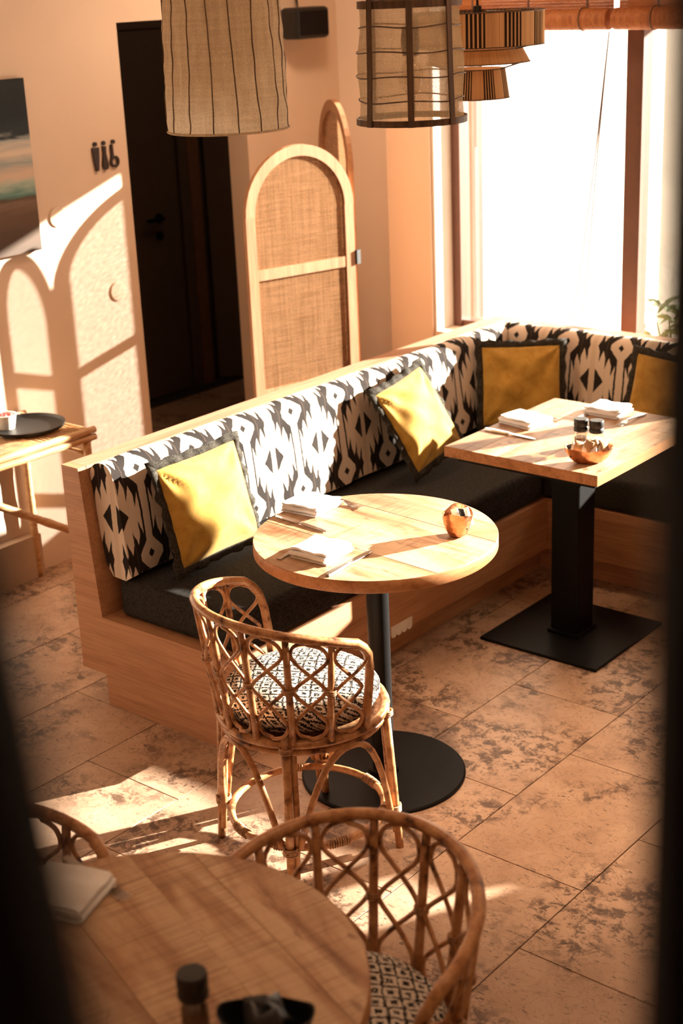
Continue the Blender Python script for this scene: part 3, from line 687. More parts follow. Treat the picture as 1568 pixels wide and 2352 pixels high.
# ------------------------------------------------------------ rattan tub chairs
SZ = 0.435
def zrim(a): return 0.775-0.075*min(1.0, abs(a)/95)**2
def tub(tdeg, h):
    """point on the tub surface; tdeg from the back centre, h 0 seat ring .. 1 rim"""
    a = rad(-90+tdeg); R = 0.225+0.042*h; return Vector((R*math.cos(a), R*math.sin(a), SZ+(zrim(tdeg)-SZ)*h))
def tie(c, parent, axis, r=0.013, n=3):
    bm = bmesh.new(); ax = Vector(axis).normalized(); o1 = ax.orthogonal().normalized(); o2 = ax.cross(o1)
    for k in range(n):
        cc = Vector(c)+ax*(k-(n-1)/2)*0.0055
        tube(bm, [cc+(o1*math.cos(a)+o2*math.sin(a))*r for a in [2*PI*i/10 for i in range(10)]], 0.0032, 5, True)
    return finish('binding', bm, M['binding'], parent, smooth=True)
def make_chair(label, group):
    c = thing('rattan_chair', label, 'chair', (0, 0, 0), 0, group)
    # rim with curled arms
    pts = []
    E1 = [(103, 0.20), (102.5, 0.45), (101.5, 0.68), (99, 0.86), (95, 0.955), (90, 1.0)]
    for a, h in E1: pts.append(tub(-a, h))
    for k in range(-16, 17): pts.append(tub(k*5.2, 1.0))
    for a, h in E1[::-1]: pts.append(tub(a, h))
    pts = [tub(-103, 0)]+pts+[tub(103, 0)]
    TB('rim', pts, 0.0125, M['rattan'], c, 10)
    bays = 8; st = 25.0
    for k in range(1, bays):
        a = -100+k*st
        TB('upright', [tub(a, h)+Vector((0, 0, -0.01 if h == 0 else 0)) for h in (0, 0.25, 0.5, 0.75, 1.0)], [0.0105, 0.010, 0.0095, 0.0095, 0.009], M['rattan'], c, 8)
        tie(tub(a, 0.5), c, tub(a, 1)-tub(a, 0))
    def cr(P, n=6):   # catmull-rom
        out = []
        for i in range(len(P)-1):
            p0 = P[max(0, i-1)]; p1 = P[i]; p2 = P[i+1]; p3 = P[min(len(P)-1, i+2)]
            for j in range(n):
                t_ = j/n; out.append(tuple(0.5*((2*b)+(-a_+c_)*t_+(2*a_-5*b+4*c_-d_)*t_*t_+(-a_+3*b-3*c_+d_)*t_**3) for a_, b, c_, d_ in zip(p0, p1, p2, p3)))
        out.append(P[-1]); return out
    loop = cr([(0.10, 0.50), (0.22, 0.56), (0.55, 0.67), (0.86, 0.785), (0.90, 0.86), (0.78, 0.93), (0.5, 0.955), (0.22, 0.93), (0.10, 0.86), (0.14, 0.785), (0.45, 0.67), (0.78, 0.56), (0.90, 0.50)], 4)
    for k in range(bays):
        a0 = -100+k*st
        for flip in (0, 1):
            out = []
            for i, (s, h) in enumerate(loop):
                hh = 1-h if flip else h
                p = tub(a0+s*st, hh)
                n_ = Vector((p.x, p.y, 0)).normalized()
                out.append(p+n_*(0.004 if i < len(loop)/2 else -0.004))
            TB('cane_loop', out, 0.0052, M['rattan'], c, 6)
    # seat rings
    ring = lambda R, z, n=40: [Vector((R*math.cos(2*PI*i/n), R*math.sin(2*PI*i/n), z)) for i in range(n)]
    TB('seat_ring', ring(0.225, SZ-0.004), 0.0125, M['rattan'], c, 8, True)
    TB('seat_ring', ring(0.218, SZ-0.030), 0.0100, M['rattan'], c, 8, True)
    LT('seat_deck', [(0.215, SZ-0.016), (0.215, SZ-0.006)], M['binding'], c, 32)
    # legs: paired canes at 45 deg, splayed; stretcher ring; arches between
    feet = []
    for a in (-135, -45, 45, 135):
        ar = rad(a); d_ = Vector((math.cos(ar), math.sin(ar), 0)); tn = Vector((-d_.y, d_.x, 0)); feet.append((ar, d_, tn))
        top = 0.46 if a in (-135, -45) else SZ
        TB('leg', [d_*0.226+Vector((0, 0, top-0.01)), d_*0.238+Vector((0, 0, 0.25)), d_*0.254+Vector((0, 0, 0.0))], [0.0125, 0.012, 0.011], M['rattan'], c, 9)
        TB('leg_cane', [d_*0.216+tn*0.016+Vector((0, 0, SZ-0.02)), d_*0.226+tn*0.018+Vector((0, 0, 0.22)), d_*0.242+tn*0.014+Vector((0, 0, 0.04))], [0.009, 0.009, 0.008], M['rattan'], c, 8)
        tie(d_*0.240+Vector((0, 0, 0.125)), c, (0, 0, 1), 0.020, 4)
        tie(d_*0.228+Vector((0, 0, SZ-0.018)), c, (0, 0, 1), 0.017, 3)
    for i in range(4):
        a0 = [-135, -45, 45, 135][i]; P = []
        for j in range(17):
            f = j/16; a = rad(a0+6+f*78); x = abs(f-0.5)*2
            z = 0.13+(SZ-0.035-0.13)*(1-x**2.4); R = 0.236-0.014*(1-x**2)
            P.append((R*math.cos(a), R*math.sin(a), z))
        TB('arch_brace', P, 0.0095, M['rattan'], c, 8)
    TB('stretcher_ring', ring(0.212, 0.118, 48), 0.0105, M['rattan'], c, 8, True)
    for a in (-100, -60, -20, 30, 80, 150):
        bm = bmesh.new(); ar = rad(a)
        P = []
        for i in range(64):
            aa = ar+i*0.0045; w_ = i*0.9; R = 0.212+0.0125*math.cos(w_); P.append((R*math.cos(aa), R*math.sin(aa), 0.118+0.0125*math.sin(w_)))
        tube(bm, P, 0.0022, 4); finish('cane_wrap', bm, M['binding'], c, smooth=True)
    return c
def seat_pad(label, x, y, rz, group):
    prof = [(0.0, 0.0), (0.17, 0.0), (0.200, 0.008), (0.212, 0.028), (0.212, 0.045), (0.200, 0.062), (0.17, 0.074), (0.12, 0.081), (0.06, 0.084), (0.0, 0.085)]
    def fn(p, a, r, z): return p*(1+0.012*math.sin(a*5+1)+0.008*math.sin(a*11)) if False else Vector((p.x*(1+0.012*math.sin(a*5+1)), p.y*(1+0.012*math.sin(a*3)), p.z+(0.003*math.sin(a*4) if 0 < r < 0.2 and z > 0.05 else 0)))
    o = LT('chair_cushion', prof, M['diamond'], None, 56, fn=fn); o.location = (x, y, SZ+0.009); o.rotation_euler = (0, 0, rz)
    tag(o, label, 'cushion', group); return o
C1 = (1.215, -2.745, rad(75-90)); C2 = (2.16, -3.745, rad(265-90)); C3 = (1.615, -4.075, rad(0-90))
ch = make_chair('rattan tub chair at the sunlit round table, fully visible', 'rattan tub chairs'); ch.location = (C1[0], C1[1], 0); ch.rotation_euler = (0, 0, C1[2])
c2 = copy_tree(ch); c2.location = (C2[0], C2[1], 0); c2.rotation_euler = (0, 0, C2[2]); c2['label'] = 'rattan tub chair in the foreground behind the blurred plank table'
c3 = copy_tree(ch); c3.location = (C3[0], C3[1], 0); c3.rotation_euler = (0, 0, C3[2]); c3['label'] = 'mostly hidden rattan chair left of the blurred plank table'
seat_pad('round black and white woven cushion on the chair at the sunlit table', C1[0], C1[1], C1[2], 'chair cushions')
seat_pad('round woven cushion barely seen at the bottom under the foreground chair back', C2[0], C2[1], C2[2], 'chair cushions')
seat_pad('woven cushion on the chair left of the blurred table', C3[0], C3[1], C3[2], 'chair cushions')

# ------------------------------------------------------------ table settings
def napkin(label, x, y, z, w, d, rz, h=0.024, layers=4, seed=0, group='folded napkins'):
    """serpentine folded cloth: w across the folds, d along them"""
    rng = random.Random(seed); th = h/layers; path = []
    for k in range(layers):
        zz = th*(k+0.5); xs_ = [-w/2+th*0.5, 0, w/2-th*0.5]
        if k % 2: xs_ = xs_[::-1]
        for xx in (xs_[0], xs_[0]*0.5, xs_[1], xs_[2]*0.5, xs_[2]): path.append((xx*(1-0.03*k), zz))
        if k < layers-1:
            e = path[-1]; sgn = 1 if e[0] > 0 else -1
            path.append((e[0]+sgn*th*0.5, e[1]+th*0.35)); path.append((e[0]+sgn*th*0.5, e[1]+th*0.65))
    bm = bmesh.new(); ht = th*0.44; n = len(path); ny = 9; T = []
    for i in range(n):
        a = path[max(0, i-1)]; b = path[min(n-1, i+1)]; dx, dz = b[0]-a[0], b[1]-a[1]; l = math.hypot(dx, dz) or 1; T.append((-dz/l, dx/l))
    A, B = [], []
    for j in range(ny+1):
        yy = -d/2+d*j/ny; ra, rb = [], []
        for i, (px, pz) in enumerate(path):
            wv = (0.0022*math.sin(j*0.9+i*0.35+seed)+0.0015*math.sin(j*2.1+seed))*(pz/h)**1.5
            sk = 0.004*math.sin(i*0.8+seed)*(1 if j in (0, ny) else 0.4)
            ra.append(bm.verts.new((px+T[i][0]*ht, yy+sk, max(0.0, pz+T[i][1]*ht+wv)))); rb.append(bm.verts.new((px-T[i][0]*ht, yy+sk, max(0.0, pz-T[i][1]*ht+wv))))
        A.append(ra); B.append(rb)
    for j in range(ny):
        for i in range(n-1):
            bm.faces.new((A[j][i], A[j][i+1], A[j+1][i+1], A[j+1][i])); bm.faces.new((B[j][i+1], B[j][i], B[j+1][i], B[j+1][i+1]))
        for i in (0, n-1): bm.faces.new((A[j][i], A[j+1][i], B[j+1][i], B[j][i]))
    for j in (0, ny):
        for i in range(n-1): bm.faces.new((A[j][i], B[j][i], B[j][i+1], A[j][i+1]))
    o = finish('napkin', bm, M['napkin'], smooth=True); sharp(o, 50); o.location = (x, y, z+0.0004); o.rotation_euler = (0, 0, rz)
    tag(o, label, 'napkin', group); return o
def flatbar(bm, path):   # path of (x along, half width, z centre, half thickness)
    rows = []
    for (x, hw, z, ht) in path: rows.append([bm.verts.new((x, -hw, z-ht)), bm.verts.new((x, hw, z-ht)), bm.verts.new((x, hw*0.8, z+ht)), bm.verts.new((x, -hw*0.8, z+ht))])
    for i in range(len(rows)-1):
        for k in range(4): bm.faces.new((rows[i][k], rows[i][(k+1) % 4], rows[i+1][(k+1) % 4], rows[i+1][k]))
    bm.faces.new(rows[0][::-1]); bm.faces.new(rows[-1])
def knife(label, a, b, z):
    a, b = Vector(a), Vector(b); L_ = 0.215; d_ = (b-a).normalized()
    k = thing('table_knife', label, 'knife', (a.x, a.y, z+0.0005), math.atan2(d_.y, d_.x), 'table knives')
    bm = bmesh.new(); flatbar(bm, [(0, 0.0065, 0.004, 0.0034), (0.03, 0.0085, 0.004, 0.0036), (0.09, 0.0065, 0.0045, 0.003), (0.105, 0.005, 0.0045, 0.0026)]); finish('handle', bm, M['steel'], k)
    bm = bmesh.new(); flatbar(bm, [(0.105, 0.007, 0.0042, 0.0012), (0.14, 0.0095, 0.0036, 0.0010), (0.185, 0.0095, 0.0032, 0.0008), (0.205, 0.006, 0.0028, 0.0006), (0.213, 0.001, 0.0026, 0.0004)]); finish('blade', bm, M['steel'], k)
    return k
def fork(label, a, b, z, tip=0.0):
    """a = handle end, b = tine end"""
    a, b = Vector(a), Vector(b); d_ = (b-a).normalized()
    k = thing('table_fork', label, 'fork', (a.x, a.y, z+0.0005), math.atan2(d_.y, d_.x), 'table forks')
    bm = bmesh.new(); flatbar(bm, [(0, 0.008, 0.002, 0.0014), (0.03, 0.0085, 0.003, 0.0014), (0.09, 0.004, 0.008, 0.0016), (0.125, 0.0035, 0.0095, 0.0016)]); finish('handle', bm, M['steel'], k)
    bm = bmesh.new(); flatbar(bm, [(0.125, 0.0035, 0.0095, 0.0014), (0.138, 0.011, 0.0065, 0.0012), (0.152, 0.012, 0.004, 0.0010)])
    finish('neck', bm, M['steel'], k)
    for s in (-0.0098, -0.0033, 0.0033, 0.0098):
        bm = bmesh.new(); rows = [(0.152, 0.004), (0.175, 0.0022), (0.198, 0.0055)]
        tube(bm, [(x, s, zz) for x, zz in rows], [0.0015, 0.0013, 0.0006], 5); finish('tine', bm, M['steel'], k, smooth=True)
    return k
napkin('folded white napkin at the back of the round table beside the bench', 0.855, -2.262, RH, 0.135, 0.125, rad(96), 0.028, 4, 1)
napkin('folded white napkin at the front edge of the round table, shadow across it', 1.125, -2.535, RH, 0.13, 0.125, rad(92), 0.030, 4, 5)
napkin('folded napkin at the left side of the square table', 0.878, -1.118, TH, 0.125, 0.145, rad(80), 0.028, 4, 9)
napkin('folded napkin at the far side of the square table near the right', 1.062, -0.858, TH, 0.125, 0.13, rad(90), 0.030, 4, 12)
napkin('white napkin at the blurred left foreground on plank table', 1.795, -4.03, FH, 0.14, 0.12, rad(20), 0.026, 4, 15)
knife('dark edged knife beside the back napkin on the round table', (0.815, -2.372, 0), (1.019, -2.395, 0), RH)
knife('knife right of the front napkin on the round table', (1.242, -2.648, 0), (1.225, -2.43, 0), RH)
knife('knife in front of the left napkin on the square table', (0.803, -1.258, 0), (1.0, -1.268, 0), TH)
knife('knife tip showing left of the far napkin on the square table', (1.012, -0.79, 0), (1.008, -0.98, 0), TH)
fork('fork left of the front napkin on the round table', (1.052, -2.63, 0), (1.033, -2.425, 0), RH)
fork('fork tines poking out behind the back napkin on the round table', (0.790, -2.172, 0), (0.97, -2.180, 0), RH)
fork('fork right of the far napkin on the square table', (1.180, -0.80, 0), (1.176, -0.965, 0), TH)
fork('fork poking out beyond the left napkin on the square table', (0.78, -1.035, 0), (0.965, -1.030, 0), TH)
fork('fork beyond the napkin on the blurred foreground table', (1.70, -3.945, 0), (1.90, -3.970, 0), FH)

def organic_bowl(name, label, x, y, z, rz, sx, sy, h, peak, group=None):
    def fn(p, a, r, zz):
        k = zz/h; return Vector((p.x, p.y, zz+peak*max(0, k-0.25)*(abs(math.cos(a))**2.2)*1.0+0.002*math.sin(a*5)*k))
    prof = [(0.0, 0.0), (0.42, 0.0), (0.60, h*0.10), (0.78, h*0.36), (0.92, h*0.68), (1.0, h), (0.955, h*0.985), (0.87, h*0.70), (0.72, h*0.42), (0.52, h*0.2), (0.0, h*0.13)]
    o = LT(name, prof, M['copper'], None, 40, sx, sy, fn=fn); o.location = (x, y, z+0.0004); o.rotation_euler = (0, 0, rz); tag(o, label, 'bowl', group); return o
organic_bowl('copper_bowl', 'small hammered copper bowl with raised tips on the round table', 1.352, -2.205, RH, rad(118), 0.050, 0.044, 0.062, 0.022)
organic_bowl('copper_bowl', 'wide boat-shaped copper bowl on the square table', 1.292, -1.385, TH, rad(35), 0.080, 0.048, 0.050, 0.010)
organic_bowl('dark_bowl', 'dark blurred bowl of sachets at the bottom of the foreground table', 2.335, -4.09, FH, rad(35), 0.075, 0.045, 0.045, 0.012)
bpy.data.objects['dark_bowl'].data.materials[0] = M['black']
def sachet(x, y, z, rx, ry, rz, mat, label, group, w=0.03, l=0.055):
    bm = bmesh.new(); n = 4; up_, dn = [], []
    for i in range(n+1):
        for j in range(n+1):
            u, v = -1+2*i/n, -1+2*j/n; b = 0.003*(1-u**4)*(1-v**4)+0.0004
            up_.append(bm.verts.new((u*w/2, v*l/2, b))); dn.append(bm.verts.new((u*w/2, v*l/2, -b)))
    g = lambda i, j: i*(n+1)+j
    for i in range(n):
        for j in range(n):
            bm.faces.new([up_[g(i, j)], up_[g(i+1, j)], up_[g(i+1, j+1)], up_[g(i, j+1)]]); bm.faces.new([dn[g(i, j+1)], dn[g(i+1, j+1)], dn[g(i+1, j)], dn[g(i, j)]])
    for i in range(n):
        for (p, q_) in (((i, 0), (i+1, 0)), ((i+1, n), (i, n)), ((0, i+1), (0, i)), ((n, i), (n, i+1))):
            bm.faces.new([up_[g(*p)], dn[g(*p)], dn[g(*q_)], up_[g(*q_)]])
    o = finish('sugar_sachet', bm, mat, smooth=True); o.location = (x, y, z); o.rotation_euler = (rx, ry, rz); tag(o, label, 'sachet', group)
rng = random.Random(5)
for i in range(9):
    mt_ = (M['paper'], M['black_paper'], M['paper'])[i % 3]
    lb = 'black' if i % 3 == 1 else 'white'
    sachet(1.357+rng.uniform(-.016, .020), -2.190+rng.uniform(-.012, .014), RH+0.042+0.002*i, rad(rng.uniform(50, 80)), rad(rng.uniform(-20, 20)), rng.uniform(0, 3.1), mt_, lb+' sugar sachet standing in the small copper bowl', lb+' sachets in the small copper bowl', 0.022, 0.05)
for i in range(12):
    mt_, lb = ((M['black_paper'], 'black'), (M['paper'], 'white'), (M['brown_paper'], 'brown'))[i % 3]
    f = -1+2*i/11; a = rad(35)
    sachet(1.292+f*0.050*math.cos(a), -1.385+f*0.055*math.sin(a), TH+0.043+0.004*(i % 3), rad(rng.uniform(35, 65)), rad(rng.uniform(-25, 25)), a+rng.uniform(-.6, .6), mt_, lb+' sachet lying in the boat-shaped copper bowl', lb+' sachets in the boat-shaped bowl', 0.03, 0.05)
for i in range(5):
    sachet(2.335+rng.uniform(-.04, .04), -4.09+rng.uniform(-.02, .02), FH+0.045, rad(rng.uniform(40, 70)), rad(rng.uniform(-20, 20)), rng.uniform(0, 3), M['black_paper'], 'black sachet in the blurred foreground bowl', 'black sachets in the foreground bowl', 0.04, 0.055)
def grinder(label, x, y, z, fill, group='spice grinders', s=1.0):
    g = thing('spice_grinder', label, 'grinder', (x, y, z+0.0004), 0, group)
    LT('jar', [(0.020*s, 0.0), (0.0225*s, 0.003), (0.0225*s, 0.050*s), (0.018*s, 0.058*s), (0.018*s, 0.062*s)], M['bulb'], g, 28)
    LT('grains', [(0.0, 0.003), (0.0205*s, 0.003), (0.0205*s, 0.038*s), (0.0, 0.040*s)], fill, g, 24)
    cap = LT('cap', [(0.0235*s, 0.060*s), (0.0245*s, 0.066*s), (0.0235*s, 0.073*s), (0.0215*s, 0.076*s), (0.0240*s, 0.081*s), (0.0240*s, 0.098*s), (0.0225*s, 0.102*s), (0.0, 0.103*s)], M['tray'], g, 40,
             fn=lambda p, a, r, zz: Vector((p.x*(1+0.02*math.cos(20*a)), p.y*(1+0.02*math.cos(20*a)), p.z)))
grinder('black capped pepper grinder left of the salt on the square table', 1.190, -1.262, TH, M['pepper'])
grinder('black capped salt grinder right of the pepper on the square table', 1.244, -1.252, TH, M['salt'])
grinder('blurred black topped grinder at the bottom of the foreground table', 2.228, -4.135, FH, M['pepper'])

# ------------------------------------------------------------ bamboo side table with tray and cup
BZ = 0.70
bt = thing('bamboo_table', 'bamboo side table with slatted top against the left wall', 'table', (0, 0, 0))
bx0, bx1, by0, by1 = -1.015, -0.60, -2.55, -1.86
def bamboo(name, a, b, r=0.014, parent=bt):
    a, b = Vector(a), Vector(b); Ln = (b-a).length; n = max(2, int(Ln/0.14)); pts, rr = [], []
    for i in range(n*4+1):
        f = i/(n*4); pts.append(a+(b-a)*f); rr.append(r*(1.10 if i % 4 == 0 and 0 < i < n*4 else 0.97))
    return TB(name, pts, rr, M['bamboo'], parent, 10)
for z in (BZ-0.013, BZ-0.042):
    e = 0.0 if z > BZ-0.03 else 0.0
    bamboo('top_rail', (bx1, by0, z), (bx1, by1+0.01, z)); bamboo('top_rail', (bx0, by0, z), (bx0, by1+0.01, z))
    bamboo('end_rail', (bx0, by1-0.016, z-0.004), (bx1, by1-0.016, z-0.004)); bamboo('end_rail', (bx0, by0+0.016, z-0.004), (bx1, by0+0.016, z-0.004))
k = 0; y = by0+0.045
while y < by1-0.035:
    TB('slat', [(bx0+0.01, y, BZ-0.010), (bx1-0.01, y, BZ-0.010)], 0.0085, M['bamboo'], bt, 6); y += 0.0182
for (x, yy) in ((bx1-0.005, by1-0.03), (bx0+0.02, by1-0.03), (bx1-0.005, by0+0.03), (bx0+0.02, by0+0.03)): bamboo('leg', (x, yy, 0), (x, yy, BZ-0.055), 0.017)
bamboo('brace', (bx1+0.018, by0+0.05, 0.62), (bx1+0.018, by1-0.02, 0.24), 0.0155)
bamboo('side_bar', (bx0+0.03, by1-0.035, 0.60), (bx1-0.02, by1-0.035, 0.60), 0.009)
tr = LT('serving_tray', [(0.0, 0.0), (0.125, 0.0), (0.140, 0.006), (0.145, 0.016), (0.149, 0.016), (0.146, 0.005), (0.130, -0.003), (0.0, -0.003)][::-1], M['tray'], None, 56)
tr.location = (-0.800, -2.015, BZ+0.0035); tag(tr, 'round black serving tray lying on the bamboo side table', 'tray')
cp = thing('snack_cup', 'small white ribbed cup of red pieces on the black tray', 'cup', (-0.855, -2.065, BZ+0.0045))
LT('cup', [(0.0, 0), (0.030, 0), (0.040, 0.052), (0.043, 0.053), (0.043, 0.056), (0.037, 0.056), (0.028, 0.004), (0.0, 0.004)], M['cup'], cp, 36, fn=lambda p, a, r, z: Vector((p.x*(1+0.015*math.cos(14*a)), p.y*(1+0.015*math.cos(14*a)), p.z)))
for i in range(7):
    bm = bmesh.new(); bmesh.ops.create_icosphere(bm, subdivisions=1, radius=0.012)
    for v in bm.verts: v.co *= random.uniform(0.8, 1.25)
    o = finish('fruit_piece', bm, M['red'], cp, smooth=True); a = i*0.9; o.location = (0.017*math.cos(a)*(i > 0), 0.017*math.sin(a)*(i > 0), 0.048)
pm = BX('woven_mat', -0.70, -0.605, -2.35, -2.12, BZ+0.0005, BZ+0.004, M['rattan'], None); tag(pm, 'woven straw mat at the edge of the bamboo table', 'mat')

# ------------------------------------------------------------ wall things
pc = thing('seascape_picture', 'unframed sea and rocks photo panel on the left wall', 'picture', (XW, 0, 0))
bm = bmesh.new(); box(bm, 0.0, 0.024, -2.75, -1.675, 1.314, 1.965); finish('panel', bm, M['black'], pc)
bm = bmesh.new(); UVl = bm.loops.layers.uv.new('UVMap'); vs = [bm.verts.new(p) for p in ((0.0245, -2.75, 1.314), (0.0245, -1.675, 1.314), (0.0245, -1.675, 1.965), (0.0245, -2.75, 1.965))]
f = bm.faces.new(vs)
for l, u_ in zip(f.loops, ((0, 0), (1, 0), (1, 1), (0, 1))): l[UVl].uv = u_
finish('print', bm, M['print'], pc)
# washroom sign: three figures
sg = thing('washroom_sign', 'three dark figure symbols, man, woman and wheelchair, on the wall', 'sign', (XW, 0, 0))
def disc(yc, zc, r, name='symbol_head', n=16):
    bm = bmesh.new(); prism(bm, [(yc+r*math.cos(2*PI*i/n), zc+r*math.sin(2*PI*i/n)) for i in range(n)], 0.0, 0.010, 'x'); finish(name, bm, M['sign'], sg)
def body(pts, name='symbol_body'):
    bm = bmesh.new(); prism(bm, pts, 0.0, 0.010, 'x'); finish(name, bm, M['sign'], sg)
y1, y2, y3 = -1.336, -1.290, -1.243
for yy in (y1, y2, y3+0.004): disc(yy, 1.682, 0.0085)
body([(y1-0.017, 1.668), (y1+0.017, 1.668), (y1+0.014, 1.625), (y1+0.008, 1.576), (y1-0.008, 1.576), (y1-0.014, 1.625)])
body([(y2-0.009, 1.669), (y2+0.009, 1.669), (y2+0.007, 1.640), (y2+0.016, 1.592), (y2+0.010, 1.577), (y2-0.010, 1.577), (y2-0.016, 1.592), (y2-0.007, 1.640)])
body([(y3-0.012, 1.670), (y3-0.002, 1.672), (y3+0.000, 1.630), (y3-0.012, 1.620)])
bm = bmesh.new(); n = 24; A_ = []
for i in range(n):
    a = 2*PI*i/n; A_.append([bm.verts.new((xx, y3+0.004+rr*math.cos(a), 1.603+rr*math.sin(a))) for xx, rr in ((0, 0.024), (0.010, 0.024), (0.010, 0.014), (0, 0.014))])
for i in range(n):
    for k in range(4): bm.faces.new((A_[i][k], A_[(i+1) % n][k], A_[(i+1) % n][(k+1) % 4], A_[i][(k+1) % 4]))
finish('symbol_wheel', bm, M['sign'], sg)
for (yy, zz, lb) in ((-1.565, 1.425, 'round pale wall disc below the washroom sign, upper of two'), (-1.285, 1.075, 'round pale wall disc near the doorway, lower of two')):
    hk = LT('wall_disc', [(0.036, 0.0), (0.040, 0.004), (0.039, 0.007), (0.033, 0.008), (0.0, 0.008)], M['hook'], None, 32); hk.rotation_euler = (0, rad(90), 0); hk.location = (XW, yy, zz); tag(hk, lb, 'knob', 'wall discs')
sp_ = thing('wall_speaker', 'black rounded loudspeaker mounted high on the wall beside the linen lamp', 'speaker', (XW, 0, 0))
BX('cabinet', 0.05, 0.16, -0.235, -0.015, 2.02, 2.155, M['tray'], sp_, 0.018)
BX('grille', 0.155, 0.163, -0.22, -0.03, 2.035, 2.14, M['black'], sp_, 0.003)
BX('bracket', 0.0, 0.06, -0.15, -0.10, 2.06, 2.12, M['black'], sp_, 0.003)
TB('cable', [(0.06, -0.12, 2.155), (0.05, -0.11, 2.19), (0.02, -0.08, 2.20), (0.004, -0.06, 2.17)], 0.004, M['tray'], sp_, 6)

# ------------------------------------------------------------ folding cane screen (two arched leaves)
HX, HY = -0.40, -0.485
scn = thing('folding_screen', 'arched two-leaf wooden folding screen with woven cane panels behind the bench', 'screen', (HX, HY, 0))
def leaf(length, ang, H=1.64, cross=(1.128, 0.62, 0.12)):
    w_ = length; r = w_/2; fw_ = 0.045; d_ = 0.022
    lf = bpy.data.objects.new('screen_leaf', None); COL.objects.link(lf); lf.parent = scn; lf.rotation_euler = (0, 0, ang)
    def arch(R, n=24): return [(w_/2-R*math.cos(PI*i/n), H-r+R*math.sin(PI*i/n)) for i in range(n+1)]
    for nm, pts in (('stile', [(0.004, 0.0), (0.004+fw_, 0.0), (0.004+fw_, H-r), (0.004, H-r)]), ('stile', [(w_-fw_, 0.0), (w_, 0.0), (w_, H-r), (w_-fw_, H-r)])):
        bm = bmesh.new(); prism(bm, pts, -d_/2, d_/2, 'y'); finish(nm, bm, M['ash'], lf)
    o_, i_ = arch(r-0.002), arch(r-fw_-0.002)
    bm = bmesh.new()
    for k in range(24):
        q_ = [o_[k], o_[k+1], i_[k+1], i_[k]]
        prism(bm, q_, -d_/2, d_/2, 'y')
    bmesh.ops.remove_doubles(bm, verts=bm.verts, dist=1e-5); finish('arch_rail', bm, M['ash'], lf)
    for z in cross:
        bm = bmesh.new(); box(bm, fw_+0.004, w_-fw_, -d_/2+0.002, d_/2-0.002, z-0.022, z+0.022); finish('cross_rail', bm, M['ash'], lf)
    pts = [(fw_, cross[-1]), (w_-fw_, cross[-1])]+arch(r-fw_-0.0, 20)[::-1]
    bm = bmesh.new(); prism(bm, pts, -0.0015, 0.0015, 'y'); finish('cane_panel', bm, M['cane'], lf)
    return lf
dl = Vector((-0.54+0.40, -1.01+0.485)); leaf(dl.length, math.atan2(dl.y, dl.x))
leaf(dl.length, rad(144), 1.78)
for z in (1.14, 0.35):
    BX('hinge', 0.006, 0.018, -0.004, 0.02, z-0.03, z+0.03, M['brass'], scn)

# ------------------------------------------------------------ pendant lamps
def at(px, py, d):
    dd = fw + r2*((px-784)/3386.3) - u2*((py-1176)/3386.3); return Vector((3.6292, -5.3859, 2.2771))+dd*d
# linen drum
P = at(525, 296, 3.85); LR = 0.158
lp = thing('linen_pendant', 'cream crinkled linen cylinder pendant lamp with dark seams', 'lamp', (P.x, P.y, P.z))
LHT = 0.55
def crink(p, a, r, z):
    k = min(1, z/0.03)
    rr = 1+k*(0.018*math.sin(a*7+z*9)*math.sin(z*5+a)+0.010*math.sin(a*23+z*33+2*math.sin(z*14))+0.008*math.sin(a*31-z*47)+0.006*math.sin(z*90+a*6))-0.075*min(1, z/0.35)
    return Vector((p.x*rr, p.y*rr, z))
LT('shade', [(LR, z*LHT/70) for z in range(71)], M['linen'], lp, 160, fn=crink, cap0=False, cap1=False)
for k in range(16):
    a = 2*PI*k/16+0.12; pts = []
    for i in range(45):
        z = i*LHT/44; aa = a+0.03*math.sin(z*9+k); p = crink(Vector((LR*math.cos(aa), LR*math.sin(aa), z)), aa, LR, z); pts.append(Vector((p.x*1.004, p.y*1.004, z)))
    TB('seam', pts, 0.0017, M['slat_wood'], lp, 5)
TB('bottom_hoop', [(LR*math.cos(2*PI*i/64), LR*math.sin(2*PI*i/64), 0.0) for i in range(64)], 0.0032, M['linen'], lp, 6, True)
TB('top_hoop', [(LR*0.93*math.cos(2*PI*i/64), LR*0.93*math.sin(2*PI*i/64), LHT) for i in range(64)], 0.0032, M['slat_wood'], lp, 6, True)
TB('spoke', [(-LR*0.93, 0, LHT), (LR*0.93, 0, LHT)], 0.003, M['slat_wood'], lp, 6)
TB('cord', [(0, 0, LHT), (0, 0, CE-P.z)], 0.004, M['tray'], lp, 6)
# gauze cage
P = at(946, 281, 3.8); CR0, CR1, CH = 0.140, 0.131, 0.298
cg = thing('cage_pendant', 'tapered pendant lamp of dark wood ribs and see-through gauze', 'lamp', (P.x, P.y, P.z), 0)
cr_ = lambda z: CR0+(CR1-CR0)*(z/CH)-0.004*math.sin(z/CH*PI*3)
LT('gauze', [(cr_(CH*i/20)*0.975, CH*i/20) for i in range(21)], M['gauze'], cg, 64, cap0=False, cap1=False)
for z, hh in ((0.0, 0.016), (CH-0.016, 0.018)):
    R_ = cr_(z)
    LT('band', [(R_*0.985, z), (R_*1.02, z), (R_*1.02, z+hh), (R_*0.985, z+hh), (R_*0.985, z)], M['slat_wood'], cg, 64, cap0=False, cap1=False)
for k in range(4):
    z = CH*(k+1)/5; R_ = cr_(z); TB('wire_hoop', [(R_*math.cos(2*PI*i/48), R_*math.sin(2*PI*i/48), z+0.003*math.sin(i*0.5+k)) for i in range(48)], 0.0019, M['slat_wood'], cg, 5, True)
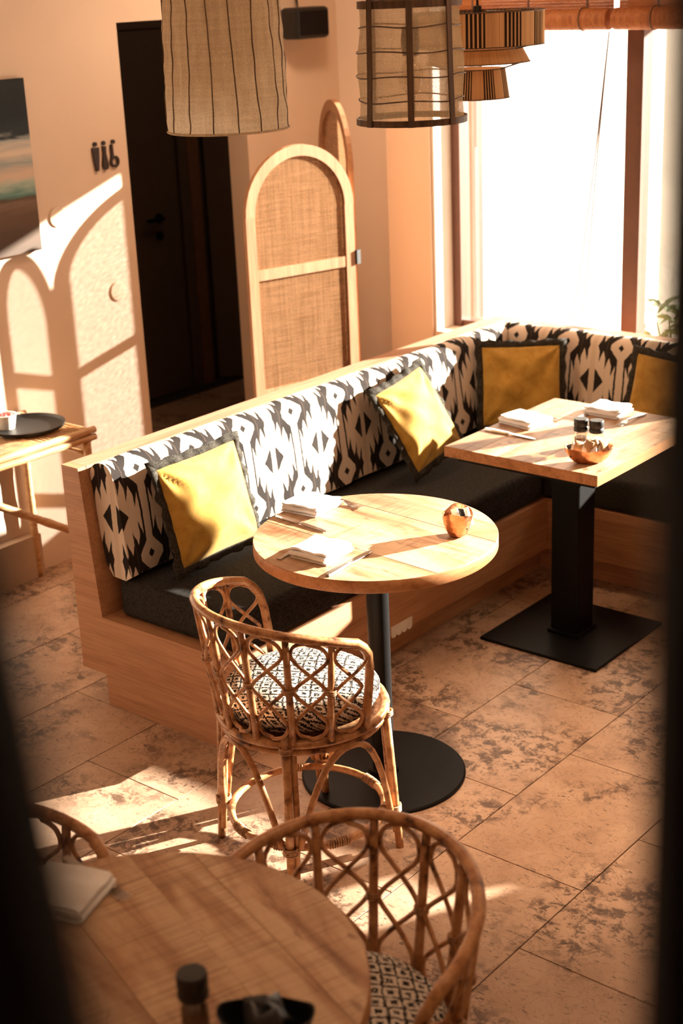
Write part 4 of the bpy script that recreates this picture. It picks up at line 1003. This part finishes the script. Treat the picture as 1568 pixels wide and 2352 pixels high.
for k, adeg in enumerate((-50, -4, 41, 130, 176, 221)):
    a = yaw-PI/2+rad(adeg); c_, s_ = math.cos(a), math.sin(a); prof = []
    zs = [0.0, CH*0.33, CH*0.66, CH, CH+0.05, CH+0.12, CH+0.19]
    rs = [cr_(0)*1.03, cr_(CH*0.33)*1.02, cr_(CH*0.66)*1.02, CR1*1.03, CR1*0.96, CR1*0.75, CR1*0.28]
    bm = bmesh.new(); rows = []
    for z, R_ in zip(zs, rs):
        rows.append([bm.verts.new((R_*c_-s_*hw+c_*o_, R_*s_+c_*hw+s_*o_, z)) for hw, o_ in ((-0.008, 0), (0.008, 0), (0.008, 0.004), (-0.008, 0.004))])
    for i in range(len(rows)-1):
        for q_ in range(4): bm.faces.new((rows[i][q_], rows[i][(q_+1) % 4], rows[i+1][(q_+1) % 4], rows[i+1][q_]))
    bm.faces.new(rows[0][::-1]); bm.faces.new(rows[-1]); finish('rib', bm, M['slat_wood'], cg)
LT('socket', [(0.0, 0.165), (0.020, 0.165), (0.024, 0.20), (0.020, 0.235), (0.0, 0.24)], M['tray'], cg, 20)
LT('bulb', [(0.0, 0.070), (0.018, 0.074), (0.031, 0.095), (0.033, 0.118), (0.024, 0.142), (0.015, 0.158), (0.014, 0.166)], M['bulb'], cg, 24)
LT('crown', [(0.0, CH+0.185), (0.045, CH+0.185), (0.045, CH+0.20), (0.0, CH+0.20)], M['slat_wood'], cg, 24)
TB('cord', [(0, 0, 0.24), (0, 0, CE-P.z)], 0.004, M['tray'], cg, 6)
# tiered raffia lamp
P = at(1098, 225, 5.0)
tl = thing('raffia_pendant', 'three-tier striped raffia pendant lamp before the window', 'lamp', (P.x, P.y, P.z))
S5 = 5.0/3386.3
def tier(r0, r1, z0, z1, mat, n=150):
    prof = [(r0+(r1-r0)*i/8, z0+(z1-z0)*i/8) for i in range(9)]
    LT('tier', prof, mat, tl, n*2, fn=lambda p, a, r, z: Vector((p.x*(1+0.0015*math.cos(n*a)), p.y*(1+0.0015*math.cos(n*a)), z)), cap0=False, cap1=False, uvs=True)
    for r, z in ((r0, z0), (r1, z1)): TB('hoop', [(r*math.cos(2*PI*i/64), r*math.sin(2*PI*i/64), z) for i in range(64)], 0.002, M['slat_wood'], tl, 5, True)
tier(0.106, 0.092, 0.0, 0.095, M['raffia_c']); tier(0.175, 0.150, 0.115, 0.160, M['raffia_b']); tier(0.222, 0.222, 0.170, 0.278, M['raffia_a'])
LT('tier_top', [(0.0, 0.100), (0.092, 0.097)], M['raffia_b'], tl, 48, cap0=False, cap1=False)
for a in range(3): TB('spoke', [(0, 0, 0.278), (0.222*math.cos(a*2.094), 0.222*math.sin(a*2.094), 0.278)], 0.003, M['slat_wood'], tl, 5)
for a in range(3): TB('spoke', [(0.15*math.cos(a*2.094), 0.15*math.sin(a*2.094), 0.16), (0.222*math.cos(a*2.094), 0.222*math.sin(a*2.094), 0.172)], 0.003, M['slat_wood'], tl, 5)
for a in range(3): TB('spoke', [(0.092*math.cos(a*2.094), 0.092*math.sin(a*2.094), 0.095), (0.175*math.cos(a*2.094), 0.175*math.sin(a*2.094), 0.117)], 0.003, M['slat_wood'], tl, 5)
LT('cap', [(0.0, 0.27), (0.014, 0.27), (0.014, 0.295), (0.0, 0.30)], M['tray'], tl, 16)
TB('cord', [(0, 0, 0.295), (0, 0, CE-P.z)], 0.0045, M['tray'], tl, 6)

# ------------------------------------------------------------ dark posts between which the camera looks
def post(label, a, b, side, wd, dp, name='dark_post'):
    """a, b: two points of the inner edge; the timber runs on along that line from the floor up to the ceiling"""
    k = (b-a)/(b.z-a.z); foot = a+k*(0-a.z); top = a+k*(CE-0.002-a.z)
    sd = Vector((r2.x, r2.y, 0)).normalized(); fd = Vector((-sd.y, sd.x, 0))
    o = thing(name, label, 'post', (foot.x, foot.y, 0))
    bm = bmesh.new(); rows = []
    for p in (foot, top):
        q = p-foot; rows.append([bm.verts.new(q+sd*(side*u)+fd*v) for u, v in ((0, -dp/2), (wd, -dp/2), (wd, dp/2), (0, dp/2))])
    bm.faces.new(rows[0]); bm.faces.new(rows[1][::-1])
    for i in range(4): bm.faces.new((rows[0][i], rows[0][(i+1) % 4], rows[1][(i+1) % 4], rows[1][i]))
    finish('shaft', bm, M['post_dark'], o)
    bm = bmesh.new()
    c_ = sd*(side*wd/2)
    pts = [c_+sd*u+fd*v for u, v in ((-wd*.6, -dp*.8), (wd*.6, -dp*.8), (wd*.6, dp*.8), (-wd*.6, dp*.8))]
    prism(bm, [(p.x, p.y) for p in pts], 0, 0.03, 'z'); finish('foot_block', bm, M['post_dark'], o)
def edge(px1, py1, px2, py2, hd):
    """points on two view rays at horizontal distance hd from the camera"""
    out = []
    for px, py in ((px1, py1), (px2, py2)):
        p = at(px, py, 1.0)-at(784, 1176, 0.0); h = math.hypot(p.x, p.y); out.append(at(784, 1176, 0.0)+p*(hd/h))
    return out
post('dark floor-to-ceiling post blurred along the right edge of the view', *edge(1540, 300, 1497, 2000, 0.40), 1, 0.09, 0.03)
post('very blurred dark leaning post at the lower left edge', *edge(-30, 1250, 180, 2300, 0.27), -1, 0.08, 0.03)
